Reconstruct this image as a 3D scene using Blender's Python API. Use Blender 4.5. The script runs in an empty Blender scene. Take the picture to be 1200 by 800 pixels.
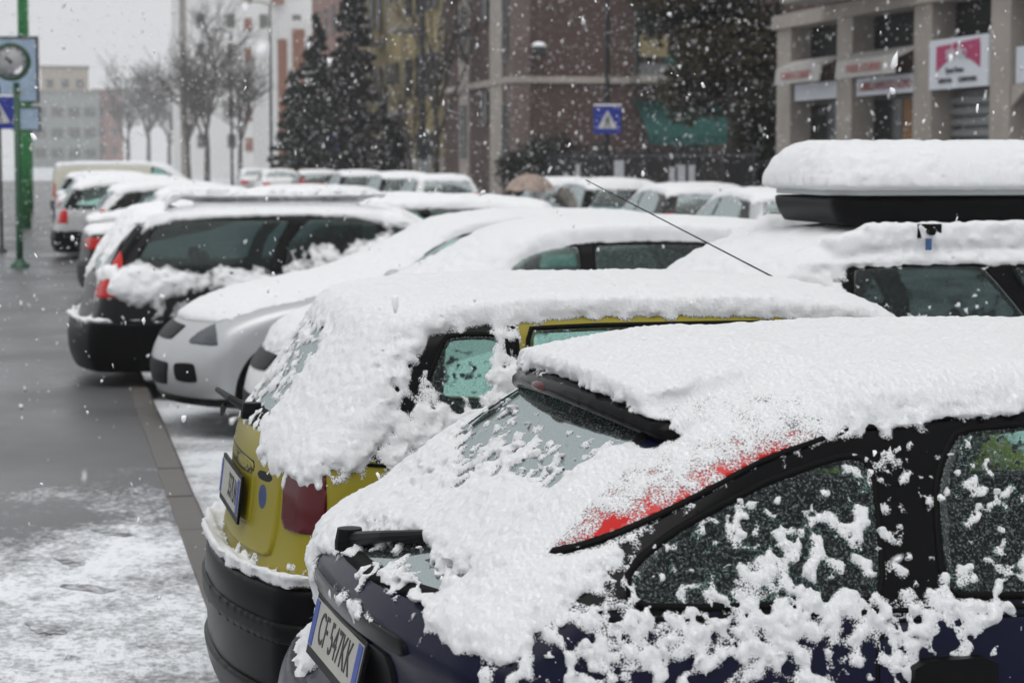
import bpy, math, random
import numpy as np
from mathutils import Vector, Matrix

# ------------------------------------------------------------------ camera
SC = bpy.context.scene
YAW = math.radians(12.2); PITCH = math.radians(-4.87); CAMZ = 1.85
CY, SY = math.cos(YAW), math.sin(YAW)
cam_d = bpy.data.cameras.new('camera'); cam = bpy.data.objects.new('camera', cam_d)
SC.collection.objects.link(cam); SC.camera = cam
cam.location = (0, 0, CAMZ); cam.rotation_euler = (math.radians(90) + PITCH, 0, -YAW)
cam_d.sensor_width = 24.0; cam_d.lens = 50.0; cam_d.clip_start = 0.05; cam_d.clip_end = 3000
cam_d.dof.use_dof = True; cam_d.dof.focus_distance = 5.2; cam_d.dof.aperture_fstop = 4.2

# ------------------------------------------------------------------ sky, sun, exposure
W = bpy.data.worlds.new('World'); SC.world = W; W.use_nodes = True
nt = W.node_tree; nt.nodes.clear()
o_ = nt.nodes.new('ShaderNodeOutputWorld'); bg = nt.nodes.new('ShaderNodeBackground')
sky = nt.nodes.new('ShaderNodeTexSky'); sky.sky_type = 'NISHITA'; sky.sun_disc = False
SUN_EL, SUN_AZ = math.radians(62), math.radians(200)
sky.sun_elevation = SUN_EL; sky.sun_rotation = SUN_AZ
sky.air_density = 1.0; sky.dust_density = 6.0; sky.ozone_density = 1.0
hs = nt.nodes.new('ShaderNodeHueSaturation'); hs.inputs['Saturation'].default_value = 0.06
mx = nt.nodes.new('ShaderNodeMix'); mx.data_type = 'RGBA'; mx.inputs[0].default_value = 0.88
nt.links.new(sky.outputs[0], hs.inputs['Color'])
nt.links.new(hs.outputs[0], mx.inputs[6]); mx.inputs[7].default_value = (6.3, 6.42, 6.6, 1)   # even cloud deck
nt.links.new(mx.outputs[2], bg.inputs[0]); bg.inputs[1].default_value = 0.124
nt.links.new(bg.outputs[0], o_.inputs[0])
sd = bpy.data.lights.new('sun', 'SUN'); sun = bpy.data.objects.new('sun', sd); SC.collection.objects.link(sun)
sd.energy = 1.08; sd.angle = math.radians(50); sd.color = (1.0, 0.985, 0.96)
_dir = Vector((math.sin(SUN_AZ) * math.cos(SUN_EL), math.cos(SUN_AZ) * math.cos(SUN_EL), math.sin(SUN_EL)))
sun.rotation_euler = _dir.to_track_quat('Z', 'Y').to_euler(); sun.location = (0, 0, 60)
SC.view_settings.view_transform = 'Standard'; SC.view_settings.look = 'None'
SC.view_settings.exposure = 0.0; SC.view_settings.gamma = 1.0; SC.view_settings.use_curve_mapping = False
SC.render.engine = 'CYCLES'
cy = SC.cycles; cy.use_denoising = True; cy.max_bounces = 7; cy.diffuse_bounces = 3; cy.glossy_bounces = 3
cy.transmission_bounces = 4; cy.transparent_max_bounces = 12; cy.volume_bounces = 1
cy.use_adaptive_sampling = True; cy.adaptive_threshold = 0.02; cy.caustics_reflective = False; cy.caustics_refractive = False

def at(px, py, d):
    """photo pixel (1200x800) at distance d along the view axis -> real place in the street"""
    lat = (px - 600) / 2500 * d
    return Vector((lat * CY + d * SY, -lat * SY + d * CY, CAMZ - (py - 187) / 2500 * d))
def on_x(px, X):
    d = X / (CY * (px - 600) / 2500 + SY)
    return at(px, 187, d).y

# ------------------------------------------------------------------ scene helpers
COL = SC.collection
rng = np.random.default_rng(7); random.seed(7)
def tag(o, label=None, cat=None, group=None, kind=None):
    if label: o['label'] = label
    if cat: o['category'] = cat
    if group: o['group'] = group
    if kind: o['kind'] = kind
    return o
def empty(name, loc=(0, 0, 0), rz=0.0):
    o = bpy.data.objects.new(name, None); COL.objects.link(o); o.location = loc; o.rotation_euler = (0, 0, rz)
    o.empty_display_size = 0.2
    return o
def link(name, me, parent=None, loc=None, rz=None):
    o = bpy.data.objects.new(name, me); COL.objects.link(o)
    if parent is not None: o.parent = parent
    if loc is not None: o.location = loc
    if rz is not None: o.rotation_euler = (0, 0, rz)
    return o
def mk(name, V, Fq, mat=None, parent=None, smooth=True, attrs=None, midx=None, loc=None, rz=None):
    """V (n,3); Fq (m,4) or (m,3) int array, or list of faces"""
    me = bpy.data.meshes.new(name)
    V = np.asarray(V, dtype=np.float32)
    if isinstance(Fq, np.ndarray):
        k = Fq.shape[1]; m = len(Fq)
        me.vertices.add(len(V)); me.vertices.foreach_set('co', V.ravel())
        me.loops.add(m * k); me.loops.foreach_set('vertex_index', Fq.astype(np.int32).ravel())
        me.polygons.add(m); me.polygons.foreach_set('loop_start', np.arange(0, m * k, k, dtype=np.int32))
        me.polygons.foreach_set('loop_total', np.full(m, k, dtype=np.int32))
        if midx is not None: me.polygons.foreach_set('material_index', midx.astype(np.int32))
        me.update(calc_edges=True)
    else:
        me.from_pydata([tuple(v) for v in V.tolist()], [], [tuple(f) for f in Fq]); me.update()
        if midx is not None: me.polygons.foreach_set('material_index', np.asarray(midx, dtype=np.int32))
    if smooth: me.polygons.foreach_set('use_smooth', np.ones(len(me.polygons), dtype=bool))
    if attrs:
        for k_, a in attrs.items():
            at_ = me.attributes.new(k_, 'FLOAT', 'POINT'); at_.data.foreach_set('value', np.asarray(a, dtype=np.float32))
    if mat is not None:
        for mm in (mat if isinstance(mat, (list, tuple)) else [mat]): me.materials.append(mm)
    return link(name, me, parent, loc, rz)
def copy_tree(o, parent=None):
    c = o.copy(); COL.objects.link(c)
    if parent is not None: c.parent = parent
    for ch in o.children: copy_tree(ch, c)
    return c

class MB:
    """collects simple solids into one mesh"""
    def __init__(s): s.v = []; s.f = []
    def add(s, v, f):
        b = len(s.v); s.v += [tuple(p) for p in v]; s.f += [tuple(i + b for i in q) for q in f]; return s
    def box(s, x0, x1, y0, y1, z0, z1):
        v = [(x, y, z) for x in (x0, x1) for y in (y0, y1) for z in (z0, z1)]
        return s.add(v, [(0, 1, 3, 2), (4, 6, 7, 5), (0, 4, 5, 1), (2, 3, 7, 6), (0, 2, 6, 4), (1, 5, 7, 3)])
    def tube(s, pts, r, n=8, cap=True):
        pts = [Vector(p) for p in pts]; rs = r if isinstance(r, (list, tuple)) else [r] * len(pts)
        rings = []
        for i, p in enumerate(pts):
            t = (pts[min(i + 1, len(pts) - 1)] - pts[max(i - 1, 0)]).normalized()
            a = t.orthogonal().normalized() if abs(t.z) > .9 else t.cross(Vector((0, 0, 1))).normalized()
            b = t.cross(a)
            if i and rings:
                pass
            rings.append([p + a * math.cos(2 * math.pi * k / n) * rs[i] + b * math.sin(2 * math.pi * k / n) * rs[i] for k in range(n)])
        v = [q for rr in rings for q in rr]; f = []
        for i in range(len(pts) - 1):
            for k in range(n):
                f.append((i * n + k, i * n + (k + 1) % n, (i + 1) * n + (k + 1) % n, (i + 1) * n + k))
        if cap: f += [tuple(range(n))[::-1], tuple((len(pts) - 1) * n + k for k in range(n))]
        return s.add(v, f)
    def lathe(s, prof, n=24, axis='z', c=(0, 0, 0)):
        v = []; f = []; c = Vector(c)
        for (r, h) in prof:
            for k in range(n):
                a = 2 * math.pi * k / n
                if axis == 'z': v.append(c + Vector((r * math.cos(a), r * math.sin(a), h)))
                elif axis == 'y': v.append(c + Vector((r * math.cos(a), h, r * math.sin(a))))
                else: v.append(c + Vector((h, r * math.cos(a), r * math.sin(a))))
        for i in range(len(prof) - 1):
            for k in range(n): f.append((i * n + k, i * n + (k + 1) % n, (i + 1) * n + (k + 1) % n, (i + 1) * n + k))
        return s.add(v, f)
    def prism(s, poly, axis, a, b):
        """poly in the plane normal to axis ('x': (y,z), 'y': (x,z), 'z': (x,y))"""
        n = len(poly); v = []
        for h in (a, b):
            for (p, q) in poly: v.append({'x': (h, p, q), 'y': (p, h, q), 'z': (p, q, h)}[axis])
        f = [tuple(range(n)), tuple(range(2 * n - 1, n - 1, -1))] + [(i, (i + 1) % n, n + (i + 1) % n, n + i) for i in range(n)]
        return s.add(v, f)
    def build(s, name, mat, parent=None, smooth=False, loc=None, rz=None):
        return mk(name, s.v, s.f, mat, parent, smooth, loc=loc, rz=rz)
def box(name, x0, x1, y0, y1, z0, z1, mat, parent=None):
    return MB().box(x0, x1, y0, y1, z0, z1).build(name, mat, parent)
def text_mesh(name, body, size, mat, parent, M, extrude=0.002, sx=1.0, align='CENTER'):
    cu = bpy.data.curves.new(name, 'FONT'); cu.body = body; cu.size = size; cu.extrude = extrude
    cu.align_x = align; cu.align_y = 'CENTER'; cu.resolution_u = 3
    t = bpy.data.objects.new('tmp', cu); COL.objects.link(t)
    bpy.context.view_layer.update()
    me = bpy.data.meshes.new_from_object(t.evaluated_get(bpy.context.evaluated_depsgraph_get()))
    bpy.data.objects.remove(t); bpy.data.curves.remove(cu)
    me.transform(M @ Matrix.Diagonal((sx, 1, 1, 1))); me.name = name; me.materials.clear(); me.materials.append(mat)
    return link(name, me, parent)

# ------------------------------------------------------------------ noise
_R = np.random.default_rng(3).random((64, 64, 64)).astype(np.float32) * 2 - 1
def noise3(x, y, z):
    xi = np.floor(x); yi = np.floor(y); zi = np.floor(z)
    fx = (x - xi).astype(np.float32); fy = (y - yi).astype(np.float32); fz = (z - zi).astype(np.float32)
    xi = xi.astype(np.int32) & 63; yi = yi.astype(np.int32) & 63; zi = zi.astype(np.int32) & 63
    x1 = (xi + 1) & 63; y1 = (yi + 1) & 63; z1 = (zi + 1) & 63
    fx = fx * fx * (3 - 2 * fx); fy = fy * fy * (3 - 2 * fy); fz = fz * fz * (3 - 2 * fz)
    a = _R[xi, yi, zi]; a = a + (_R[x1, yi, zi] - a) * fx
    b = _R[xi, y1, zi]; b = b + (_R[x1, y1, zi] - b) * fx
    a = a + (b - a) * fy
    c = _R[xi, yi, z1]; c = c + (_R[x1, yi, z1] - c) * fx
    d = _R[xi, y1, z1]; d = d + (_R[x1, y1, z1] - d) * fx
    c = c + (d - c) * fy
    return a + (c - a) * fz
def fbm(x, y, z, f, o=3, seed=0.0):
    s = 0; a = 1.0; t = 0
    for i in range(o):
        x, y, z = .36 * x + .48 * y - .8 * z, -.8 * x + .6 * y, .48 * x + .64 * y + .6 * z
        s = s + a * noise3(x * f + seed + 7.3 * i, y * f + seed * 1.7 + 3.1 * i, z * f - seed + 5.7 * i); t += a
        a *= 0.5; f *= 2.03
    return s / t
def ss(a, b, x):
    t = np.clip((x - a) / (b - a), 0, 1); return t * t * (3 - 2 * t)

# ------------------------------------------------------------------ 2d outlines and solids by distance
def poly_sdf(P, poly):
    P = np.asarray(P, dtype=np.float64); A = np.asarray(poly, dtype=np.float64); B = np.roll(A, -1, 0)
    d = np.full(len(P), 1e9); inside = np.zeros(len(P), dtype=bool)
    for a, b in zip(A, B):
        e = b - a; w = P - a
        t = np.clip((w @ e) / max(e @ e, 1e-12), 0, 1)
        q = w - t[:, None] * e; d = np.minimum(d, (q * q).sum(1))
        c = ((a[1] > P[:, 1]) != (b[1] > P[:, 1]))
        with np.errstate(divide='ignore', invalid='ignore'):
            xx = (b[0] - a[0]) * (P[:, 1] - a[1]) / (b[1] - a[1] + 1e-15) + a[0]
        inside ^= c & (P[:, 0] < xx)
    d = np.sqrt(d); d[inside] *= -1
    return d
def chaikin(p, n=2):
    p = np.asarray(p, dtype=float)
    for _ in range(n):
        q = np.roll(p, -1, 0)
        p = np.stack([.75 * p + .25 * q, .25 * p + .75 * q], 1).reshape(-1, 2)
    return p
def rc(poly, r=.045):
    P = [np.asarray(p, float) for p in poly]; out = []
    for i in range(len(P)):
        a, b, c = P[i - 1], P[i], P[(i + 1) % len(P)]
        la, lc = np.linalg.norm(a - b), np.linalg.norm(c - b)
        out += [b + (a - b) / la * min(r, .4 * la), b + (c - b) / lc * min(r, .4 * lc)]
    return chaikin(np.array(out), 1)
def resample(poly, n):
    p = np.asarray(poly, dtype=float); q = np.vstack([p, p[:1]])
    s = np.r_[0, np.cumsum(np.linalg.norm(np.diff(q, axis=0), axis=1))]
    t = np.linspace(0, s[-1], n, endpoint=False)
    return np.c_[np.interp(t, s, q[:, 0]), np.interp(t, s, q[:, 1])]
class Grid2:
    def __init__(s, poly, step=0.008, m=0.6):
        poly = np.asarray(poly); lo = poly.min(0) - m; hi = poly.max(0) + m
        s.o = lo; s.h = step; nx, ny = (np.ceil((hi - lo) / step).astype(int) + 2)
        X, Y = np.meshgrid(lo[0] + np.arange(nx) * step, lo[1] + np.arange(ny) * step, indexing='ij')
        s.a = poly_sdf(np.c_[X.ravel(), Y.ravel()], poly).reshape(nx, ny).astype(np.float32); s.n = (nx, ny)
    def __call__(s, x, y):
        fx = np.clip((x - s.o[0]) / s.h, 0, s.n[0] - 1.001); fy = np.clip((y - s.o[1]) / s.h, 0, s.n[1] - 1.001)
        i = fx.astype(np.int32); j = fy.astype(np.int32); fx = (fx - i).astype(np.float32); fy = (fy - j).astype(np.float32)
        a = s.a[i, j]; a = a + (s.a[i + 1, j] - a) * fx
        b = s.a[i, j + 1]; b = b + (s.a[i + 1, j + 1] - b) * fx
        return a + (b - a) * fy
def smax(a, b, k):
    h = np.clip(.5 + .5 * (a - b) / k, 0, 1); return a * h + b * (1 - h) + k * h * (1 - h)
def smin(a, b, k): return -smax(-a, -b, k)

def surface_nets(S, o, h):
    nx, ny, nz = S.shape
    I = S < 0
    cnt = np.zeros((nx - 1, ny - 1, nz - 1), dtype=np.int8)
    for dx in (0, 1):
        for dy in (0, 1):
            for dz in (0, 1): cnt += I[dx:nx - 1 + dx, dy:ny - 1 + dy, dz:nz - 1 + dz]
    act = (cnt > 0) & (cnt < 8)
    ci = np.argwhere(act)
    idx = np.full(act.shape, -1, dtype=np.int32); idx[act] = np.arange(len(ci))
    acc = np.zeros((len(ci), 3), dtype=np.float32); num = np.zeros(len(ci), dtype=np.float32)
    x, y, z = ci.T
    C = {}
    for c in [(a, b, d) for a in (0, 1) for b in (0, 1) for d in (0, 1)]: C[c] = S[x + c[0], y + c[1], z + c[2]]
    for c in C:
        for ax in range(3):
            if c[ax]: continue
            e = list(c); e[ax] = 1; e = tuple(e)
            m = (C[c] < 0) != (C[e] < 0)
            t = np.where(m, C[c] / np.where(m, C[c] - C[e], 1), 0)
            p = np.zeros((len(ci), 3), dtype=np.float32); p += c; p[:, ax] = t
            acc += p * m[:, None]; num += m
    V = (ci + acc / num[:, None]) * h + np.asarray(o)
    Q = []
    for ax in range(3):
        sl0 = [slice(None)] * 3; sl1 = [slice(None)] * 3
        sl0[ax] = slice(0, -1); sl1[ax] = slice(1, None)
        a0 = I[tuple(sl0)]; a1 = I[tuple(sl1)]
        e = np.argwhere(a0 != a1)
        b, c = [(1, 2), (2, 0), (0, 1)][ax]
        e = e[(e[:, b] > 0) & (e[:, c] > 0) & (e[:, b] < S.shape[b] - 1) & (e[:, c] < S.shape[c] - 1)]
        if not len(e): continue
        def g(db, dc):
            f = e.copy(); f[:, b] += db; f[:, c] += dc; return idx[f[:, 0], f[:, 1], f[:, 2]]
        q = np.stack([g(-1, -1), g(0, -1), g(0, 0), g(-1, 0)], 1)
        flip = ~a0[e[:, 0], e[:, 1], e[:, 2]]
        q[flip] = q[flip][:, ::-1]
        Q.append(q)
    Q = np.concatenate(Q); Q = Q[(Q >= 0).all(1)]
    return V, Q
def compact(V, Q, keepq):
    Q = Q[keepq]; used = np.zeros(len(V), dtype=bool); used[Q.ravel()] = True
    m = np.cumsum(used) - 1
    return V[used], m[Q].astype(np.int32), used
# ------------------------------------------------------------------ materials
def pm(name, col, rough=.5, metal=0.0, spec=.5, noise=None, bump=None, coat=0.0):
    """principled; noise=(scale, amount) varies colour, bump=(scale, strength, distance) relief"""
    m = bpy.data.materials.new(name); m.use_nodes = True; n = m.node_tree; b = n.nodes['Principled BSDF']
    b.inputs['Base Color'].default_value = (*col, 1); b.inputs['Roughness'].default_value = rough
    b.inputs['Metallic'].default_value = metal; b.inputs['Specular IOR Level'].default_value = spec
    b.inputs['Coat Weight'].default_value = coat; b.inputs['Coat Roughness'].default_value = .08
    tc = n.nodes.new('ShaderNodeTexCoord')
    if noise:
        t = n.nodes.new('ShaderNodeTexNoise'); t.inputs['Scale'].default_value = noise[0]; t.inputs['Detail'].default_value = 5
        n.links.new(tc.outputs['Object'], t.inputs['Vector'])
        x = n.nodes.new('ShaderNodeMix'); x.data_type = 'RGBA'
        a = noise[1]
        x.inputs[6].default_value = (*[c * (1 - a) for c in col], 1); x.inputs[7].default_value = (*[min(1, c * (1 + a)) for c in col], 1)
        n.links.new(t.outputs[0], x.inputs[0]); n.links.new(x.outputs[2], b.inputs['Base Color'])
    if bump:
        t2 = n.nodes.new('ShaderNodeTexNoise'); t2.inputs['Scale'].default_value = bump[0]; t2.inputs['Detail'].default_value = 3
        n.links.new(tc.outputs['Object'], t2.inputs['Vector'])
        bp = n.nodes.new('ShaderNodeBump'); bp.inputs['Strength'].default_value = bump[1]; bp.inputs['Distance'].default_value = bump[2]
        n.links.new(t2.outputs[0], bp.inputs['Height']); n.links.new(bp.outputs[0], b.inputs['Normal'])
    return m
def snow_mat(name, fine=330, bumpd=.007, a0=.0002, a1=.0050):
    m = bpy.data.materials.new(name); m.use_nodes = True; n = m.node_tree; b = n.nodes['Principled BSDF']
    b.inputs['Base Color'].default_value = (.885, .895, .91, 1); b.inputs['Roughness'].default_value = .8
    b.inputs['Specular IOR Level'].default_value = .12
    b.inputs['Subsurface Weight'].default_value = .22; b.inputs['Subsurface Radius'].default_value = (1, 1, 1); b.inputs['Subsurface Scale'].default_value = .008
    tc = n.nodes.new('ShaderNodeTexCoord')
    t = n.nodes.new('ShaderNodeTexNoise'); t.inputs['Scale'].default_value = fine; t.inputs['Detail'].default_value = 4; t.inputs['Roughness'].default_value = .65
    n.links.new(tc.outputs['Object'], t.inputs['Vector'])
    vo = n.nodes.new('ShaderNodeTexVoronoi'); vo.feature = 'SMOOTH_F1'; vo.inputs['Scale'].default_value = fine * .34; vo.inputs['Smoothness'].default_value = .35
    wv = n.nodes.new('ShaderNodeMix'); wv.data_type = 'VECTOR'; wv.inputs[0].default_value = .025; n.links.new(tc.outputs['Object'], wv.inputs[4]); n.links.new(t.outputs['Color'], wv.inputs[5]); n.links.new(wv.outputs[1], vo.inputs['Vector'])
    hh_ = n.nodes.new('ShaderNodeMath'); hh_.operation = 'MULTIPLY_ADD'; hh_.inputs[1].default_value = -.35; n.links.new(vo.outputs['Distance'], hh_.inputs[0]); n.links.new(t.outputs[0], hh_.inputs[2])
    bp = n.nodes.new('ShaderNodeBump'); bp.inputs['Strength'].default_value = .75; bp.inputs['Distance'].default_value = bumpd
    n.links.new(hh_.outputs[0], bp.inputs['Height']); n.links.new(bp.outputs[0], b.inputs['Normal'])
    # a thin skin of snow lets what lies under it through
    at_ = n.nodes.new('ShaderNodeAttribute'); at_.attribute_name = 'thick'
    t3 = n.nodes.new('ShaderNodeTexNoise'); t3.inputs['Scale'].default_value = 240; t3.inputs['Detail'].default_value = 3
    n.links.new(tc.outputs['Object'], t3.inputs['Vector'])
    ma = n.nodes.new('ShaderNodeMath'); ma.operation = 'MULTIPLY_ADD'; ma.inputs[1].default_value = .022; ma.inputs[2].default_value = -.0115
    n.links.new(t3.outputs[0], ma.inputs[0])
    ad = n.nodes.new('ShaderNodeMath'); ad.operation = 'ADD'; n.links.new(at_.outputs['Fac'], ad.inputs[0]); n.links.new(ma.outputs[0], ad.inputs[1])
    mr = n.nodes.new('ShaderNodeMapRange'); mr.inputs[1].default_value = a0; mr.inputs[2].default_value = a1
    n.links.new(ad.outputs[0], mr.inputs[0]); n.links.new(mr.outputs[0], b.inputs['Alpha'])
    return m
def glass_mat(name, tint, frost=.12):
    m = bpy.data.materials.new(name); m.use_nodes = True; n = m.node_tree; n.nodes.clear()
    o = n.nodes.new('ShaderNodeOutputMaterial'); tr = n.nodes.new('ShaderNodeBsdfTransparent'); tr.inputs[0].default_value = (*tint, 1)
    gl = n.nodes.new('ShaderNodeBsdfGlossy'); gl.inputs['Roughness'].default_value = .06; gl.inputs[0].default_value = (.46, .52, .52, 1)
    fr = n.nodes.new('ShaderNodeFresnel'); fr.inputs[0].default_value = 1.45
    mixa = n.nodes.new('ShaderNodeMixShader'); n.links.new(fr.outputs[0], mixa.inputs[0]); n.links.new(tr.outputs[0], mixa.inputs[1]); n.links.new(gl.outputs[0], mixa.inputs[2])
    tc = n.nodes.new('ShaderNodeTexCoord'); t = n.nodes.new('ShaderNodeTexNoise'); t.inputs['Scale'].default_value = 190; t.inputs['Detail'].default_value = 4
    n.links.new(tc.outputs['Object'], t.inputs['Vector'])
    mr = n.nodes.new('ShaderNodeMapRange'); mr.inputs[1].default_value = .48; mr.inputs[2].default_value = .72; mr.inputs[4].default_value = frost * 3
    n.links.new(t.outputs[0], mr.inputs[0])
    df = n.nodes.new('ShaderNodeBsdfTranslucent'); df.inputs[0].default_value = (.75, .82, .82, 1)
    df2 = n.nodes.new('ShaderNodeBsdfDiffuse'); df2.inputs[0].default_value = (.6, .66, .66, 1)
    md = n.nodes.new('ShaderNodeMixShader'); n.links.new(df.outputs[0], md.inputs[1]); n.links.new(df2.outputs[0], md.inputs[2])
    mixb = n.nodes.new('ShaderNodeMixShader'); n.links.new(mr.outputs[0], mixb.inputs[0]); n.links.new(mixa.outputs[0], mixb.inputs[1]); n.links.new(md.outputs[0], mixb.inputs[2])
    bp = n.nodes.new('ShaderNodeBump'); bp.inputs['Strength'].default_value = .04; bp.inputs['Distance'].default_value = .001
    n.links.new(t.outputs[0], bp.inputs['Height']); n.links.new(bp.outputs[0], gl.inputs['Normal'])
    n.links.new(mixb.outputs[0], o.inputs[0])
    return m
def paint(name, col, metal=.2, rough=.32, spec=.30):
    return pm(name, col, rough, metal, spec, noise=(5, .08), bump=(140, .12, .0015), coat=.0)

M = {}
M['snow'] = snow_mat('snow_near')
M['snow_far'] = snow_mat('snow_far', 90, .008, -.002, .012)
M['flake'] = pm('snowflake', (.95, .95, .97), .8)
M['glass'] = glass_mat('car_glass', (.55, .75, .70), .13)
M['glass_dark'] = glass_mat('car_glass_privacy', (.16, .22, .22), .04)
M['glass_mid'] = glass_mat('car_glass_grey', (.28, .35, .345), .05)
M['blue'] = paint('paint_dark_blue', (.0045, .006, .022), .0, .25, .13)
M['yellow'] = paint('paint_yellow', (.255, .215, .012), .0, .35)
M['silver'] = paint('paint_silver', (.50, .51, .52), .45, .35)
M['black'] = paint('paint_black', (.005, .005, .006), .0, .3)
M['white'] = paint('paint_white', (.72, .73, .73), 0, .35)
M['grey'] = paint('paint_grey', (.16, .165, .17), .4, .35)
M['lblue'] = paint('paint_pale_blue', (.34, .42, .50), .3, .35)
M['cream'] = paint('paint_cream', (.62, .60, .50), 0, .4)
M['red'] = paint('paint_red', (.20, .03, .03), .1, .35)
M['plastic'] = pm('black_plastic', (.004, .004, .0045), .40, 0, .10, noise=(12, .25), bump=(260, .25, .001))
M['bumper_grey'] = pm('dark_bumper_plastic', (.003, .003, .0035), .30, 0, .07, noise=(6, .3), bump=(300, .2, .001))
M['trim'] = pm('gloss_black_trim', (.003, .003, .0035), .2, 0, .10, bump=(200, .15, .001))
M['seal'] = pm('rubber_seal', (.003, .003, .003), .6, 0, .1)
M['cabin'] = pm('cabin_lining', (.03, .03, .03), .9)
M['seat'] = pm('seat_cloth', (.03, .03, .035), .95, noise=(30, .3))
M['lamp_red'] = pm('tail_lamp_red', (.50, .010, .008), .15, 0, .35, bump=(220, .15, .002))
M['lamp_dark'] = pm('tail_lamp_dark_red', (.075, .003, .006), .14, 0, .35)
M['lamp_orange'] = pm('turn_lamp_orange', (.85, .25, .02), .2, 0, .6, coat=.5)
M['lamp_clear'] = pm('headlamp_clear', (.055, .065, .075), .08, .3, .6, noise=(14, .8), coat=.5)
M['plate'] = pm('plate_white', (.42, .41, .37), .45, noise=(9, .15))
M['plate_blue'] = pm('plate_blue', (.012, .05, .30), .4)
M['ink'] = pm('plate_ink', (.01, .01, .011), .5)
M['tyre'] = pm('tyre_rubber', (.007, .007, .007), .8, 0, .1)
M['rim'] = pm('wheel_rim', (.28, .29, .30), .35, .7)
M['badge'] = pm('badge_blue', (.01, .04, .16), .3, .2)
M['chrome'] = pm('bright_metal', (.45, .46, .47), .2, .9)
M['boxlid'] = pm('roof_box_lid', (.42, .45, .45), .4)
M['strap_blue'] = pm('strap_blue', (.03, .09, .22), .6)
# ------------------------------------------------------------------ car bodies
class Shape:
    def __init__(s, sil, wz, plan, rb=.09, fb=.22, crown=.035, k=.09):
        s.sil = chaikin(sil, 2); s.S = Grid2(s.sil)
        s.wz = np.asarray(wz, dtype=float); s.pl = np.asarray(plan, dtype=float)
        s.rb, s.fb, s.crown, s.k = rb, fb, crown, k
        s.L = max(p[0] for p in sil); s.zt = max(p[1] for p in sil); s.hw = s.wz[:, 1].max()
    def w(s, u, z):
        zz = z
        a = np.interp(zz, s.wz[:, 0], s.wz[:, 1]) * .5 + .25 * (np.interp(zz - .03, s.wz[:, 0], s.wz[:, 1]) + np.interp(zz + .03, s.wz[:, 0], s.wz[:, 1]))
        return a * np.interp(u, s.pl[:, 0], s.pl[:, 1])
    def F(s, u, y, z):
        ay = np.abs(y); w = s.w(u, z); t = np.clip(ay / w, 0, 1.25); m = s.L * .5
        uu = u - s.rb * t ** 2.4 * ss(m, m - .8, u) + s.fb * t ** 2.4 * ss(m, m + .8, u)
        zz = z + s.crown * t * t * ss(.7, 1.0, z)
        return smax(s.S(uu, zz), (ay - w) * .97, s.k)
def newton(Ff, V, it=2, off=0.0, lim=.02):
    e = .004
    for _ in range(it):
        f = Ff(V[:, 0], V[:, 1], V[:, 2]) - off
        g = np.stack([(Ff(V[:, 0] + e, V[:, 1], V[:, 2]) - f - off) / e, (Ff(V[:, 0], V[:, 1] + e, V[:, 2]) - f - off) / e, (Ff(V[:, 0], V[:, 1], V[:, 2] + e) - f - off) / e], 1)
        st = f / np.maximum((g * g).sum(1), .3)
        st = np.clip(st, -lim, lim)
        V = V - g * st[:, None]
    return V
def axes(lo, hi, h): return [np.arange(l, h_ + h, h) for l, h_ in zip(lo, hi)]
def eval_grid(Ff, lo, hi, h):
    X, Y, Z = axes(lo, hi, h)
    out = np.empty((len(X), len(Y), len(Z)), dtype=np.float32)
    yy, zz = np.meshgrid(Y, Z, indexing='ij')
    cs = max(1, 400000 // yy.size)
    for i in range(0, len(X), cs):
        x = X[i:i + cs]
        out[i:i + cs] = Ff(np.broadcast_to(x[:, None, None], (len(x),) + yy.shape), np.broadcast_to(yy, (len(x),) + yy.shape), np.broadcast_to(zz, (len(x),) + yy.shape))
    return out
def slab(Ff, lo, hi, h, off, region, mat, name, parent, thick=None, proj=True):
    """a piece of the body surface, `off` proud of it, cut to region(u,y,z)<0"""
    def G(u, y, z):
        f = Ff(u, y, z); r = np.maximum(f - off, region(u, y, z))
        if thick: r = np.maximum(r, -(f - off + thick))
        return r
    S = eval_grid(G, lo, hi, h); V, Q = surface_nets(S, lo, h)
    if not len(Q): return None
    if proj:
        f = Ff(V[:, 0], V[:, 1], V[:, 2]) - off; r = region(V[:, 0], V[:, 1], V[:, 2]); m = (np.abs(f) < h * .8) & (r < -h * .3)
        V[m] = newton(Ff, V[m], 2, off)
    return mk(name, V, Q, mat, parent, True)
def march(Ff, P, D, off, steps=60, maxd=2.4):
    t = np.zeros(len(P)); ok = np.zeros(len(P), dtype=bool)
    for _ in range(steps):
        q = P + D * t[:, None]; f = Ff(q[:, 0], q[:, 1], q[:, 2]) - off
        ok |= f < .0012; t = np.where(ok, t, t + np.maximum(f * .75, .0008))
    f = Ff(*(P + D * t[:, None]).T) - off
    ok = (f < .012) & (t < maxd)
    return P + D * t[:, None], ok
def proj(Ff, pts, view, off):
    pts = np.asarray(pts, dtype=float); n = len(pts)
    if view in ('R', 'L'):
        s = -1 if view == 'R' else 1
        P = np.c_[pts[:, 0], np.full(n, s * 1.15), pts[:, 1]]; D = np.tile([0, -s, 0.], (n, 1))
    elif view == 'rear': P = np.c_[np.full(n, -.35), pts]; D = np.tile([1., 0, 0], (n, 1))
    elif view == 'front': P = np.c_[np.full(n, Ff.L + .35), pts]; D = np.tile([-1., 0, 0], (n, 1))
    elif view == 'top': P = np.c_[pts, np.full(n, 2.4)]; D = np.tile([0, 0, -1.], (n, 1))
    return march(Ff, P, D, off)
class FF:
    def __init__(s, shape): s.s = shape; s.L = shape.L
    def __call__(s, u, y, z): return s.s.F(u, y, z)
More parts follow.
